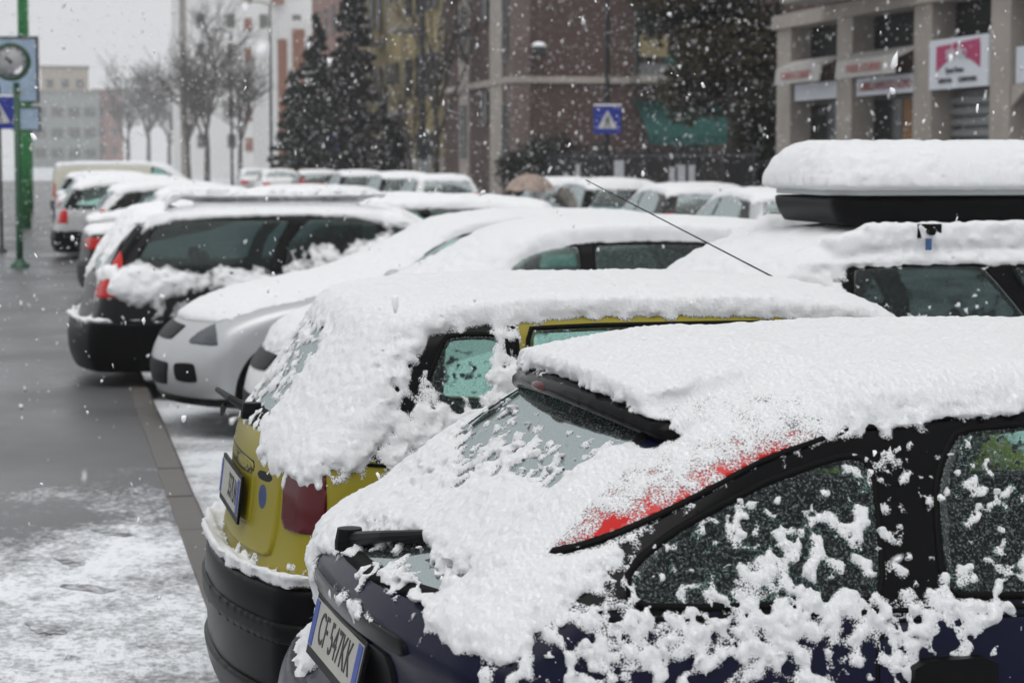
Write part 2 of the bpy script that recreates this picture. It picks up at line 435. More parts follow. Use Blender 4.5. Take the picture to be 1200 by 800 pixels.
def patch(Ff, poly, view, off, mat, name, parent, n=64, skirt=.012, rings=(1, .96, .85, .7, .5, .3, .12), smoothp=1):
    p = rc(poly, .022 if smoothp == 1 else smoothp) if smoothp else np.asarray(poly, float)
    p = resample(p, n); c = p.mean(0)
    pts = np.vstack([c + (p - c) * r for r in rings] + [c[None]])
    V, ok = proj(Ff, pts, view, off)
    sk, _ = proj(Ff, p, view, off - skirt)
    base = len(V); V = np.vstack([V, sk]); ok = np.r_[ok, ok[:n]]
    F = []
    for r in range(len(rings) - 1):
        for k in range(n): F.append((r * n + k, r * n + (k + 1) % n, (r + 1) * n + (k + 1) % n, (r + 1) * n + k))
    l = len(rings) - 1; ci = len(rings) * n
    for k in range(n): F.append((l * n + k, l * n + (k + 1) % n, ci, ci))
    for k in range(n): F.append((base + k, base + (k + 1) % n, (k + 1) % n, k))
    F = [f for f in F if all(ok[i] for i in f)]
    F = [f[:3] if f[2] == f[3] else f for f in F]
    if not F: return None
    if view in ('R', 'front'): pass
    return mk(name, V, F, mat, parent, True)
def band(Ff, poly, view, w, off, mat, name, parent, n=60, inner=0.0, smoothp=1):
    """a raised strip following an outline"""
    p = rc(poly, .022 if smoothp == 1 else smoothp) if smoothp else np.asarray(poly, float)
    p = resample(p, n); t = np.roll(p, -1, 0) - np.roll(p, 1, 0); t /= np.linalg.norm(t, axis=1)[:, None] + 1e-9
    nr = np.c_[t[:, 1], -t[:, 0]]
    area = .5 * np.sum(p[:, 0] * np.roll(p[:, 1], -1) - np.roll(p[:, 0], -1) * p[:, 1])
    if area < 0: nr = -nr
    rows = [(p - nr * inner, off - .012), (p - nr * inner, off), (p + nr * (w), off), (p + nr * (w), off - .012)]
    V = []; ok = []
    for q, of in rows:
        v, o = proj(Ff, q, view, of); V.append(v); ok.append(o)
    V = np.vstack(V); ok = np.concatenate(ok); F = []
    for r in range(3):
        for k in range(n):
            f = (r * n + k, r * n + (k + 1) % n, (r + 1) * n + (k + 1) % n, (r + 1) * n + k)
            if all(ok[i] for i in f): F.append(f)
    return mk(name, V, F, mat, parent, True) if F else None

def make_snow(Ff, lo, hi, h, tf, mat, name, parent, co=4, reach=.08, extra=None):
    """snow lying on the car: the body grown by a thickness that follows slope, place and chance"""
    def G(u, y, z):
        f = Ff(u, y, z)
        if extra is not None: f = np.minimum(f, extra(u, y, z))
        return f
    H = h * co
    X, Y, Z = axes(lo, hi, h)
    nx, ny, nz = [((len(a) + co - 1) // co) for a in (X, Y, Z)]
    C = eval_grid(G, lo, [lo[0] + nx * H, lo[1] + ny * H, lo[2] + nz * H], H)
    gz = np.gradient(C, H, axis=2); gx = np.gradient(C, H, axis=0); gy = np.gradient(C, H, axis=1)
    gl = np.sqrt(gx * gx + gy * gy + gz * gz) + 1e-6; gx /= gl; gy /= gl; gz /= gl
    S = np.repeat(np.repeat(np.repeat(C, co, 0), co, 1), co, 2)[:nx * co, :ny * co, :nz * co].copy()
    m = np.abs(S) < reach + H * .9
    ii = np.argwhere(m).astype(np.int32)
    f_all = np.empty(len(ii), dtype=np.float32)
    def tri(A, a):
        g = np.clip(a / co, 0, np.array(A.shape) - 1.001); i = g.astype(np.int32); f = (g - i).astype(np.float32)
        r = 0
        for dx in (0, 1):
            for dy in (0, 1):
                for dz in (0, 1):
                    wgt = (f[:, 0] if dx else 1 - f[:, 0]) * (f[:, 1] if dy else 1 - f[:, 1]) * (f[:, 2] if dz else 1 - f[:, 2])
                    r = r + wgt * A[i[:, 0] + dx, i[:, 1] + dy, i[:, 2] + dz]
        return r
    for s in range(0, len(ii), 500000):
        a = ii[s:s + 500000]
        u = lo[0] + a[:, 0] * h; y = lo[1] + a[:, 1] * h; z = lo[2] + a[:, 2] * h
        f = G(u, y, z); r = f.astype(np.float32).copy()
        near = np.abs(f) < reach
        b = a[near]
        if len(b):
            t = tf(u[near], y[near], z[near], tri(gx, b), tri(gy, b), tri(gz, b))
            r[near] = f[near] - np.clip(t, -.03, reach * .88)
        f_all[s:s + 500000] = r
    S[ii[:, 0], ii[:, 1], ii[:, 2]] = f_all
    V, Q = surface_nets(S, lo, h)
    th = G(V[:, 0], V[:, 1], V[:, 2])
    keep = (th[Q] > -.004).any(1)
    V, Q, used = compact(V, Q, keep)
    o = mk(name, V, Q, mat, parent, True, attrs={'thick': th[used]})
    o['kind'] = 'stuff'
    return o
def gauss(a, a0, ra, b, b0, rb): return np.exp(-((a - a0) / ra) ** 2 - ((b - b0) / rb) ** 2)

def snow_rule(T=.06, stick=None, bare=None, seed=0.0, zlow=.62, veil=None, specks=None, qf=.75, qs=30, sth=.020, fine=.007, lump=26, lo_nz=.46, hi_nz=.95, tvar=.22, samp=.9):
    """thickness of the snow: deep where the surface faces up, clinging flakes on the sides"""
    def tf(u, y, z, nx, ny, nz):
        cov = ss(lo_nz, hi_nz, nz) * ss(zlow - .06, zlow + .02, z)
        n1 = fbm(u, y, z, 3.2, 2, seed); q = .42 * fbm(u, y, z, 8, 2, seed + 9) + qf * fbm(u, y, z, qs, 3, seed + 4)
        st = stick(u, y, z, nx, ny, nz) if stick is not None else -1.0
        ba = bare(u, y, z, nx, ny, nz) if bare is not None else 0.0
        lm = np.abs(noise3(u * lump + seed, y * lump, z * lump)) + .55 * np.abs(noise3(u * lump * 2.3, y * lump * 2.3 + seed, z * lump * 2.3))
        ba = np.clip(ba, 0, 1); top = T * cov * (1 + tvar * n1) * (1 - ba) + ba * cov * .030 * (q - .14)
        side = np.clip(sth * (st + samp * q), -.02, sth * 1.4)
        t = top + (1 - cov) * side
        t = np.where(nz < -.35, -.03, t)
        t = t + .011 * (q - .1) * ss(.035, .008, t) * ss(-.02, .0, t)        # ragged rims
        t = t + (lm - .45) * fine * 2 * ss(.002, .02, t)
        if specks is not None: t = np.maximum(t, np.where(specks(u, y, z, nx, ny, nz), .034 * (fbm(u, y, z, 64, 2, seed + 6) - .36 + .55 * fbm(u, y, z, 7, 2, seed + 2)), -.03))
        if veil is not None:                          # a veil only a few millimetres deep
            v, tv = veil(u, y, z, nx, ny, nz); t = t * (1 - v) + v * np.minimum(t, tv + .004 * q)
        return t
    return tf

def wheel(parent, x, y, r=.31, w=.19, side=1):
    """tyre with its rim"""
    hw = w / 2
    prof = [(r * .66, -hw * .9), (r * .80, -hw), (r * .95, -hw * .92), (r, -hw * .6), (r, hw * .6), (r * .95, hw * .92), (r * .80, hw), (r * .66, hw * .9), (r * .62, hw * .5), (r * .62, -hw * .5), (r * .66, -hw * .9)]
    t = MB().lathe(prof, 28, 'y').build('wheel', M['tyre'], parent, True); t.location = (x, y, r)
    b = MB(); s = side
    b.lathe([(.02, s * hw * .70), (r * .16, s * hw * .72), (r * .18, s * hw * .55), (r * .5, s * hw * .35), (r * .58, s * hw * .75), (r * .64, s * hw * .86), (r * .66, s * hw * .6)], 28, 'y')
    for k in range(5):
        a = 2 * math.pi * k / 5
        ca, sa = math.cos(a), math.sin(a)
        pv = []
        for (rr, ww) in ((r * .12, .035), (r * .60, .022)):
            for e in (-1, 1):
                for yy in (s * hw * .50, s * hw * .80): pv.append((ca * rr - sa * ww * e, yy, sa * rr + ca * ww * e))
        b.add(pv, [(0, 1, 3, 2), (4, 6, 7, 5), (0, 4, 5, 1), (2, 3, 7, 6), (0, 2, 6, 4), (1, 5, 7, 3)])
    b.build('rim', M['rim'], t, False)
def seat_mesh():
    """a car seat: cushion, raked back, headrest, as one soft solid by distance"""
    def G(x, y, z):
        def rb(cx, cz, hx, hy, hz, a, r=.05):
            c, s_ = math.cos(a), math.sin(a); dx = (x - cx) * c + (z - cz) * s_; dz = -(x - cx) * s_ + (z - cz) * c
            q = np.stack([np.abs(dx) - hx + r, np.abs(y) - hy + r, np.abs(dz) - hz + r])
            return np.sqrt((np.maximum(q, 0) ** 2).sum(0)) + np.minimum(q.max(0), 0) - r
        d = smin(rb(.05, .30, .26, .24, .09, .08), rb(-.27, .62, .07, .22, .34, .18), .05)
        return np.minimum(d, rb(-.36, 1.02, .045, .12, .075, .18, .04))
    S = eval_grid(G, (-.6, -.32, .1), (.45, .32, 1.2), .035)
    V, Q = surface_nets(S, (-.6, -.32, .1), .035)
    me = mk('seat', V, Q, M['seat']).data
    for o in [o for o in bpy.data.objects if o.data == me]: bpy.data.objects.remove(o)
    return me
SEAT = seat_mesh()
def mir(poly): return [(-a, b) for a, b in poly][::-1]
def plate_at(parent, Ff, view, y0, z0, text, tilt=0.0, gap=.012, w=.52, h=.11, text_off=0.0, frame=True, name='number_plate'):
    """a flat number plate: white sheet, blue end strips, raised characters"""
    V, ok = proj(Ff, [(y0 + a * w / 2, z0 + b * h / 2) for a in (-1, 0, 1) for b in (-1, 1)], view, 0)
    s = -1 if view == 'rear' else 1
    um = V[:, 0].min() if s < 0 else V[:, 0].max()
    e = empty(name); e.parent = parent; e.location = (um + s * gap, y0, z0)
    e.rotation_euler = (0, s * -tilt if s > 0 else tilt, 0)
    if frame: MB().box(-.004, .004, -w / 2 - .012, w / 2 + .012, -h / 2 - .022, h / 2 + .012).build('plate_frame', M['plastic'], e)
    x0 = s * .0045; x1 = s * .0065
    MB().box(min(x0, x1), max(x0, x1), -w / 2, w / 2, -h / 2, h / 2).build('plate_sheet', M['plate'], e)
    for q in (-1, 1):
        c = q * (w / 2 - .022); a_, b_ = s * .0066, s * .0082
        MB().box(min(a_, b_), max(a_, b_), c - .020, c + .020, -h / 2 + .003, h / 2 - .003).build('blue_strip', M['plate_blue'], e)
    if text:
        # characters read from outside: for the rear view the reading direction is -y
        Mx = Matrix.Translation((s * .0068, s * text_off, 0)) @ Matrix(((0, 0, s, 0), (s, 0, 0, 0), (0, 1, 0, 0), (0, 0, 0, 1)))
        text_mesh('plate_characters', text, .105, M['ink'], e, Mx, .0012, .80)
    return e

def build_car(name, label, cat, group, shp, spec, paint_m, loc, rz, hb=.022, snow=None, detail=2):
    """shp: Shape; spec: outlines of windows, lamps, doors; detail 2 = near, 1 = middle, 0 = far"""
    root = empty(name, (loc[0], loc[1], spec.get('z0', 0.0)), rz); tag(root, label, cat, group)
    Ff = FF(shp); L = shp.L
    glass = spec.get('glass', M['glass']); glass_rear = spec.get('glass_rear', glass)
    G_out = spec['green']; Ggrid = Grid2(rc(G_out, .022), .012, .3)
    wins = spec['wins']; Wg = [Grid2(rc(w, .022), .012, .3) for w in wins]
    rg = spec.get('rear_glass'); ws = spec.get('wind'); rgG = Grid2(rc(rg, .022), .012, .3) if rg else None; wsG = Grid2(rc(ws, .022), .012, .3) if ws else None
    th = .05
    def B(u, y, z):
        f = Ff(u, y, z); r = np.maximum(f, -(f + th)); ay = np.abs(y)
        for g in Wg: r = np.maximum(r, -np.maximum(g(u, z) + .018, .30 - ay))
        if rgG is not None: r = np.maximum(r, -np.maximum(rgG(y, z) + .022, u - L * .38))
        if wsG is not None: r = np.maximum(r, -np.maximum(wsG(y, z) + .022, L * .5 - u))
        return r
    lo = (-.08, -shp.hw - .06, .12); hi = (L + .08, shp.hw + .06, shp.zt + .06)
    V, Q = surface_nets(eval_grid(B, lo, hi, hb), lo, hb)
    f = Ff(V[:, 0], V[:, 1], V[:, 2]); bm = B(V[:, 0], V[:, 1], V[:, 2])
    m = np.abs(f) < hb * .7; V[m] = newton(Ff, V[m], 2)
    c = V[Q].mean(1); fc = Ff(c[:, 0], c[:, 1], c[:, 2])
    mi = np.zeros(len(Q), dtype=np.int32)
    ing = (Ggrid(c[:, 0], c[:, 2]) < 0) & (np.abs(c[:, 1]) > .42 * shp.hw); mi[ing] = 1
    mi[fc < -.02] = 2
    body = mk('body', V, Q, [paint_m, M['trim'], M['cabin']], root, True, midx=mi)
    for sd_ in ('R', 'L'):
        band(Ff, G_out, sd_, .009, .004, M['seal'], 'window_surround', root, n=110)
        for i, w in enumerate(wins):
            p = patch(Ff, w, sd_, .002, glass if i < spec.get('dark_from', 99) else M['glass_dark'], 'side_window', root)
            if detail > 1 and p: band(Ff, w, sd_, .007, .0035, M['seal'], 'window_seal', p, inner=.005, n=90)
    if rg:
        p = patch(Ff, rg, 'rear', .002, glass_rear, 'rear_window', root)
        if detail and p: band(Ff, rg, 'rear', .012, .004, M['seal'], 'window_seal', p, inner=.008)
    if ws:
        p = patch(Ff, ws, 'front', .002, glass, 'windscreen', root)
        if detail and p: band(Ff, ws, 'front', .012, .004, M['seal'], 'window_seal', p, inner=.008)
    for (poly, mm, nm) in spec.get('rear_patches', []): patch(Ff, poly, 'rear', .006, mm, nm, root)
    for (poly, mm, nm) in spec.get('front_patches', []): patch(Ff, poly, 'front', .006, mm, nm, root)
    for (poly, mm, nm) in spec.get('side_patches', []):
        for sd_ in ('R', 'L'): patch(Ff, poly, sd_, .006, mm, nm, root)
    for (poly, mm, nm, hz) in spec.get('corner_lamps', []):      # (u,z) outline cut through the body side, both sides
        g = Grid2(rc(poly, .03), .008, .3); a = np.asarray(poly)
        for s in (-1, 1):
            y0 = .42 * shp.hw
            slab(Ff, (a[:, 0].min() - .03, min(s * y0, s * (shp.hw + .03)), a[:, 1].min() - .03), (a[:, 0].max() + .03, max(s * y0, s * (shp.hw + .03)), a[:, 1].max() + .03), hz, .0015,
                 lambda u, y, z: np.maximum(np.maximum(g(u, z), y0 + .02 - np.abs(y)), (.02 - rgG(y, z)) if rgG is not None else -1.0), mm, nm, root, .03)
    for (poly, mm, nm, hz, umax) in spec.get('rear_lamps', []):  # (y,z) outline, wraps the corner, both sides
        for s in (-1, 1):
            pl = poly if s > 0 else mir(poly); g = Grid2(rc(pl, .03), .008, .3); a = np.asarray(pl)
            slab(Ff, (-.06, a[:, 0].min() - .03, a[:, 1].min() - .03), (umax + .03, a[:, 0].max() + .03, a[:, 1].max() + .03), hz, .006,
                 lambda u, y, z: np.maximum(g(y, z), u - umax), mm, nm, root, .03)
    for (poly, mm, nm, hz, umin) in spec.get('front_lamps', []):
        for s in (-1, 1):
            pl = poly if s > 0 else mir(poly); g = Grid2(rc(pl, .03), .008, .3); a = np.asarray(pl)
            slab(Ff, (umin - .03, a[:, 0].min() - .03, a[:, 1].min() - .03), (L + .06, a[:, 0].max() + .03, a[:, 1].max() + .03), hz, .006,
                 lambda u, y, z: np.maximum(g(y, z), umin - u), mm, nm, root, .03)
    for (nm, z0, z1, u0, u1, off, mm) in spec.get('bumpers', []):
        hz = .03 if detail == 0 else (.02 if detail == 1 else .014)
        def reg(u, y, z): return np.maximum(np.maximum(z - z1, z0 - z), np.maximum(u - u1, u0 - u))
        slab(Ff, (max(u0, -.1) - .03, -shp.hw - .08, z0 - .04), (min(u1, L + .1) + .03, shp.hw + .08, z1 + .04), hz, off, reg, mm, nm, root, .05)
    for d in spec.get('doors', []):
        for sd_ in ('R', 'L'):
            p = patch(Ff, d, sd_, .0035, paint_m, 'door', root, n=64, smoothp=1)
            if p is None: continue
            if detail: band(Ff, d, sd_, .007, .0022, M['seal'], 'door_gap', p, n=80)
            a = np.asarray(d); hx = a[:, 0].min() + .16; hz_ = a[:, 1].max() - .10
            if detail:
                hv, _ = proj(Ff, [(hx, hz_)], sd_, .0); s = -1 if sd_ == 'R' else 1
                b = MB().prism([(hx - .09, hz_ - .022), (hx - .07, hz_ - .032), (hx + .07, hz_ - .032), (hx + .09, hz_ - .02), (hx + .09, hz_ + .012), (hx + .06, hz_ + .026), (hx - .06, hz_ + .026), (hx - .09, hz_ + .012)], 'y', hv[0, 1] - s * .01, hv[0, 1] + s * .026)
                b.build('handle', spec.get('handle', M['plastic']), p)
    for (u, r) in spec['wheels']:
        wv, _ = proj(Ff, [(u, .55)], 'L', 0.0)
        for s, sd_ in ((-1, 'R'), (1, 'L')):
            arch = [(u + (r + .06) * math.cos(a), max(r + (r + .06) * math.sin(a), .25)) for a in np.linspace(-.12, math.pi + .12, 22)]
            patch(Ff, arch, sd_, .004, M['seal'], 'wheel_arch', root, n=40, smoothp=0)
            yo = wv[0, 1] - .085
            wheel(root, u, s * yo, r, .19, s)
    if detail:
        mu, mz = spec.get('mirror', (L * .66, 1.0))
        for s in (-1, 1):
            b = MB(); yb = shp.w(np.array([mu]), np.array([mz]))[0] - .05
            prof = [(0, 0), (.03, .0), (.055, .35), (.06, .6), (.05, .85), (.02, 1.0)]
            b.lathe([(.001, s * .04)] + [(.075 * math.sin(math.pi * t) ** .6 + .004, s * (.06 + .17 * t)) for t in np.linspace(.02, .98, 7)] + [(.001, s * .235)], 14, 'y', (mu, s * yb, mz + .03))
            b.tube([(mu, s * (yb - .02), mz - .01), (mu, s * (yb + .09), mz + .02)], .022, 8)
            b.build('mirror', spec.get('mirror_m', M['plastic']), root, True)
        for (u, y) in spec.get('seats', [(L * .50, -.37), (L * .50, .37), (L * .30, -.37), (L * .30, .37)]):
            o = link('seat', SEAT, root); o.location = (u, y, .05 if shp.zt < 1.5 else .12)
    for (y0, z0, txt, tl, toff) in spec.get('rear_plate', []): plate_at(root, Ff, 'rear', y0, z0, txt, tl, text_off=toff)
    if snow is not None:
        lo_s = spec.get('snow_lo', (-.12, -shp.hw - .1, .5)); hi_s = spec.get('snow_hi', (L + .12, shp.hw + .1, shp.zt + .16))
        make_snow(Ff, lo_s, hi_s, snow[0], snow[1], M['snow'] if detail > 1 else M['snow_far'], 'snow_cover', root, extra=spec.get('snow_extra'))
    return root, Ff
# ------------------------------------------------------------------ the cars
D2R = math.radians
def sq(P, f=.12):
    P = [Vector((a, b)) for a, b in P]; out = []
    for i in range(len(P)):
        a, b, c = P[i - 1], P[i], P[(i + 1) % len(P)]; out += [tuple(b + (a - b) * f), tuple(b + (c - b) * f)]
    return out
ROW = 'cars parked side by side along the pavement'
def gen_stick(lo, belt=.5, seed=0.0, zb=1.0):
    def f(u, y, z, nx, ny, nz):
        return lo + belt * np.exp(-((z - zb) / .14) ** 2) + .45 * fbm(u, y, z, 1.6, 1, seed + 31)
    return f
def lamp_side(nx): return ss(.2, .6, np.abs(nx))
# ---- dark blue hatchback, nearest
blue_shape = Shape(
    [(.12, .20), (.03, .28), (0, .42), (0, .58), (.03, .64), (.085, .68), (.10, .80), (.06, .905), (.10, .965), (.20, 1.02), (.42, 1.205), (.64, 1.355), (.80, 1.395), (1.2, 1.42), (1.7, 1.425), (2.2, 1.395), (2.45, 1.345), (2.85, 1.16), (3.2, .98), (3.6, .90), (3.95, .78), (4.10, .66), (4.15, .5), (4.14, .34), (4.05, .20)],
    [(.2, .78), (.35, .83), (.6, .85), (.85, .84), (.97, .805), (1.02, .785), (1.38, .60), (1.5, .54)],
    [(0, .92), (.5, .975), (1.2, 1), (3.2, 1), (3.8, .97), (4.15, .88)], rb=.12)
def spoiler_sdf(poly, hw, bow):
    g = Grid2(chaikin(poly, 1), .006, .3)
    def G(u, y, z):
        t = np.clip(np.abs(y) / hw, 0, 1.4)
        return smax(g(u - bow * t * t, z + .05 * t * t), np.abs(y) - hw, .03)
    return G
sp = spoiler_sdf([(.53, 1.325), (.53, 1.365), (.62, 1.385), (.80, 1.415), (1.0, 1.425), (1.0, 1.37), (.76, 1.35), (.62, 1.318)], .54, .10)
blue_spec = dict(
    green=[(.29, 1.045), (.40, .985), (1.1, .975), (2.9, .94), (2.30, 1.30), (1.95, 1.34), (1.39, 1.335), (1.0, 1.305), (.81, 1.255), (.62, 1.175), (.43, 1.10)],
    wins=[[(.50, 1.0), (1.0, .99), (1.02, 1.1), (1.035, 1.25), (.98, 1.262), (.80, 1.215), (.6, 1.135), (.48, 1.06)], [(1.13, .99), (2.55, .95), (2.75, .97), (2.25, 1.27), (1.9, 1.315), (1.23, 1.305), (1.16, 1.2)]],
    rear_glass=[(-.55, .978), (.55, .978), (.54, 1.05), (.45, 1.33), (-.45, 1.33), (-.54, 1.05)],
    wind=[(-.68, 1.0), (.68, 1.0), (.53, 1.35), (-.53, 1.35)],
    rear_patches=[(([(-.38, .69), (.38, .69), (.40, .85), (-.40, .85)]), M['plastic'], 'plate_recess'), (([(-.52, .862), (.52, .862), (.50, .905), (-.50, .905)]), M['trim'], 'tailgate_trim')],
    corner_lamps=[([(.20, 1.030), (.25, 1.040), (.43, 1.104), (.62, 1.179), (.81, 1.259), (.97, 1.303), (.80, 1.318), (.45, 1.22), (.20, 1.10)], M['lamp_red'], 'tail_lamp', .0075)],
    front_lamps=[([(.42, .62), (.76, .66), (.80, .80), (.5, .74)], M['lamp_clear'], 'headlight', .016, 3.55)],
    bumpers=[('rear_bumper', .22, .645, -.2, .55, .025, M['blue']), ('front_bumper', .22, .56, 3.7, 4.4, .02, M['blue'])],
    doors=[[(1.02, .33), (.97, .7), (.985, .955), (2.80, .915), (2.85, .6), (2.7, .3)]],
    wheels=[(.80, .31), (3.40, .31)], mirror=(2.70, .98), handle=M['plastic'], mirror_m=M['blue'],
    rear_plate=[(0, .785, 'CF 547KK', .23, 0.0)], snow_lo=(-.14, -.96, .52), snow_hi=(2.55, .96, 1.62), snow_extra=sp)
BL_U = [.10, .265, .43, .62, .81, 1.0, 1.2, 1.4, 2.2, 3.0]; BL_Z = [1.02, 1.05, 1.095, 1.17, 1.25, 1.295, 1.322, 1.330, 1.30, 1.0]
def blue_stick(u, y, z, nx, ny, nz):
    side = ss(.35, .7, np.abs(ny)); rear = ss(.35, .7, -nx)
    s = -.86 + .88 * np.exp(-((z - .965) / .06) ** 2) + .95 * gauss(u, .45, .40, z, .88, .08) + 1.1 * gauss(u, .84, .26, z, 1.075, .10) + 1.05 * gauss(u, 1.5, .42, z, 1.08, .09) + .50 * gauss(u, 1.3, .4, z, .87, .07)
    s = s + 1.15 * gauss(u, 1.03 + (z - 1.2) * .25, .045, z, 1.20, .10) - 1.2 * gauss(u, 1.10, .06, z, 1.06, .06) - .35 * gauss(u, .55, .2, z, 1.10, .05)
    ab = z - np.interp(u, BL_U, BL_Z)                    # above the window line the pillar and roof edge are covered
    s = np.where(ab > 0, .25 + 1.5 * ss(.0, .11, ab) + .5 * ss(1.0, 1.3, u), s)
    r = -1.3 + 2.6 * ss(.22, .36, y) + 1.7 * gauss(y, -.22, .45, z, .900, .024) + 1.6 * ss(-.50, -.62, y) * ss(.9, 1.0, z)
    s = np.where((-nx > .3) & (z > 1.24) & (np.abs(y) < .56), -1.4, s)      # the spoiler's rear edge is bare
    return np.where((rear > side) & (z < 1.03), r, s)
def blue_bare(u, y, z, nx, ny, nz):
    slope = ss(.25, .5, -nx)                          # only the sloping rear glass and tail
    g = ss(1.13, 1.20, z + .05 * fbm(u, y, z, 6, 2, 71.) - .10 * ss(.1, -.35, y) * 0) * ss(.54, .47, y) * ss(-.48, -.40, y) + .6 * gauss(y, .15, .3, z, 1.13, .05)
    w = 1.6 * gauss(y, -.16, .30, z, 1.002, .042) + 1.15 * ss(.16, .06, y) * ss(-.56, -.46, y) * ss(.975, .955, z) * ss(.918, .932, z)
    return slope * np.maximum(g, w)
def blue_veil(u, y, z, nx, ny, nz):                  # only millimetres deep over the near lamp
    ab = z - np.interp(u, BL_U, BL_Z); e = fbm(u, y, z, 5, 2, 3.) * .06
    v = ss(-.012, .004, ab) * ss(.20 + e, .13 + e, ab) * ss(1.04, .92, u) * ss(.0, .05, np.abs(y) - (.585 - .48 * (z - 1.03))) * ss(.22, .30, u)
    return v, .0030 + .0052 * ss(.0, .12, ab)
def blue_specks(u, y, z, nx, ny, nz): return (np.abs(ny) > .5) & (z < np.interp(u, BL_U, BL_Z) - .03) & (z > .78)
blue, bF = build_car('parked_car', 'dark blue hatchback nearest the camera, plate CF 547KK, thin snow over red lamps', 'car', ROW,
    blue_shape, blue_spec, M['blue'], (.53, 4.6), D2R(3.6), hb=.016, snow=(.0068, snow_rule(.045, blue_stick, blue_bare, 2.0, zlow=.84, veil=blue_veil, specks=blue_specks, qf=1.3, qs=42, sth=.0125, fine=.0036, lump=42, tvar=.16)))
make_snow(bF, (2.53, -.96, .60), (4.30, .96, 1.56), .016, snow_rule(.045, gen_stick(-.6, .5, 4.), None, 2.0, zlow=.66), M['snow'], 'bonnet_snow', blue)
V, Q = surface_nets(eval_grid(sp, (.42, -.60, 1.22), (1.08, .60, 1.50), .010), (.42, -.60, 1.22), .010)
spo = mk('roof_spoiler', V, Q, M['trim'], blue)
sl = spoiler_sdf([(.522, 1.336), (.522, 1.356), (.56, 1.360), (.56, 1.332)], .17, .10)
V, Q = surface_nets(eval_grid(sl, (.48, -.22, 1.29), (.60, .22, 1.39), .006), (.48, -.22, 1.29), .006)
mk('brake_light', V, Q, M['lamp_dark'], spo)
def wiper(parent, pivot, mid, end, tipa, tipb, r=.011):
    b = MB(); b.tube([pivot, mid, end], [r * 1.5, r, r * .7], 8)
    b.lathe([(.001, .03), (.028, .028), (.034, .0), (.034, -.02)], 14, 'z', pivot)
    w = b.build('wiper', M['plastic'], parent, False)
    b2 = MB(); b2.tube([tipa, ((tipa[0] + tipb[0]) / 2, (tipa[1] + tipb[1]) / 2, (tipa[2] + tipb[2]) / 2 + .006), tipb], [.007, .011, .006], 6); b2.build('wiper_blade', M['seal'], w)
    return w
def surf_z(Ff, u, y, off): v, _ = proj(Ff, [(u, y)], 'top', off); return tuple(v[0])
wiper(blue, surf_z(bF, .125, .12, .016), surf_z(bF, .165, -.06, .026), surf_z(bF, .23, -.24, .022), surf_z(bF, .15, .05, .018), surf_z(bF, .285, -.44, .014), .013)
# snow pushed up along the wiper stays where it fell; a lump hangs from the tail edge under it

# ---- yellow small hatchback
mini_shape = Shape(
    [(.10, .22), (.04, .3), (.03, .5), (.03, .62), (.06, .70), (.08, .8), (.09, .95), (.11, 1.04), (.16, 1.10), (.29, 1.30), (.37, 1.40), (.52, 1.44), (1.1, 1.455), (1.75, 1.44), (2.05, 1.39), (2.25, 1.26), (2.58, .98), (2.78, .92), (3.1, .82), (3.26, .7), (3.32, .5), (3.30, .3), (3.2, .22)],
    [(.2, .68), (.35, .72), (.6, .75), (.9, .745), (1.0, .73), (1.40, .60), (1.52, .55)],
    [(0, .93), (.4, .985), (1.0, 1), (2.4, 1), (3.0, .95), (3.32, .86)], rb=.13, fb=.2, k=.08)
disk = lambda cy_, cz_, r, n=18: [(cy_ + r * math.cos(2 * math.pi * i / n), cz_ + r * math.sin(2 * math.pi * i / n)) for i in range(n)]
mini_spec = dict(
    green=[(.35, 1.0), (.825, .99), (.825, 1.375), (.58, 1.38)],
    wins=[[(.475, 1.02), (.795, 1.02), (.80, 1.35), (.615, 1.352)], [(.85, 1.0), (2.0, .97), (2.22, .98), (1.82, 1.33), (1.66, 1.37), (.855, 1.37)]],
    rear_glass=[(-.56, 1.09), (.56, 1.09), (.50, 1.35), (-.50, 1.35)],
    wind=[(-.60, 1.0), (.60, 1.0), (.50, 1.36), (-.50, 1.36)],
    rear_patches=[(([(-.52, .705), (.52, .705), (.53, .95), (.51, 1.045), (-.51, 1.045), (-.53, .95)]), M['yellow'], 'tailgate'),
                  (([(-.30, .77), (.30, .77), (.30, .96), (-.30, .96)]), M['yellow'], 'plate_recess'),
                  (([(-.30, .915), (.30, .915), (.30, .965), (-.30, .965)]), M['plastic'], 'tailgate_handle'),
                  (([(-.47, .918), (-.34, .918), (-.34, .945), (-.47, .945)]), M['plastic'], 'model_badge'),
                  (disk(-.405, .872, .036), M['badge'], 'round_badge'),
                  ([(-.40, 1.045), (-.02, 1.045), (-.05, 1.085), (-.38, 1.085)], M['trim'], 'wiper_cover')],
    rear_lamps=[([(.545, .80), (.72, .80), (.80, .84), (.78, 1.10), (.66, 1.13), (.55, 1.0)], M['lamp_dark'], 'tail_lamp', .009, .26)],
    front_lamps=[([(.40, .60), (.66, .62), (.70, .76), (.42, .74)], M['lamp_clear'], 'headlight', .02, 2.9)],
    bumpers=[('rear_bumper', .24, .66, -.2, .45, .040, M['bumper_grey']), ('bumper_lip', .22, .36, -.2, .42, .055, M['bumper_grey']), ('bumper_strip', .50, .56, -.2, .44, .050, M['plastic']), ('front_bumper', .24, .6, 2.9, 3.5, .03, M['bumper_grey'])],
    doors=[[(.83, .33), (.83, .7), (.835, .965), (2.25, .94), (2.35, .6), (2.2, .3)]],
    wheels=[(.52, .27), (2.72, .27)], mirror=(2.1, 1.0), seats=[(1.75, -.33), (1.75, .33), (.95, -.33), (.95, .33)],
    rear_plate=[(0, .845, '337LN', .12, .085)], snow_lo=(-.14, -.86, .56), snow_hi=(3.4, .86, 1.62))
_bump = lambda u, y, z: np.maximum(np.maximum(mini_shape.F(u, y, z) - .042, z - .665), u - .5)
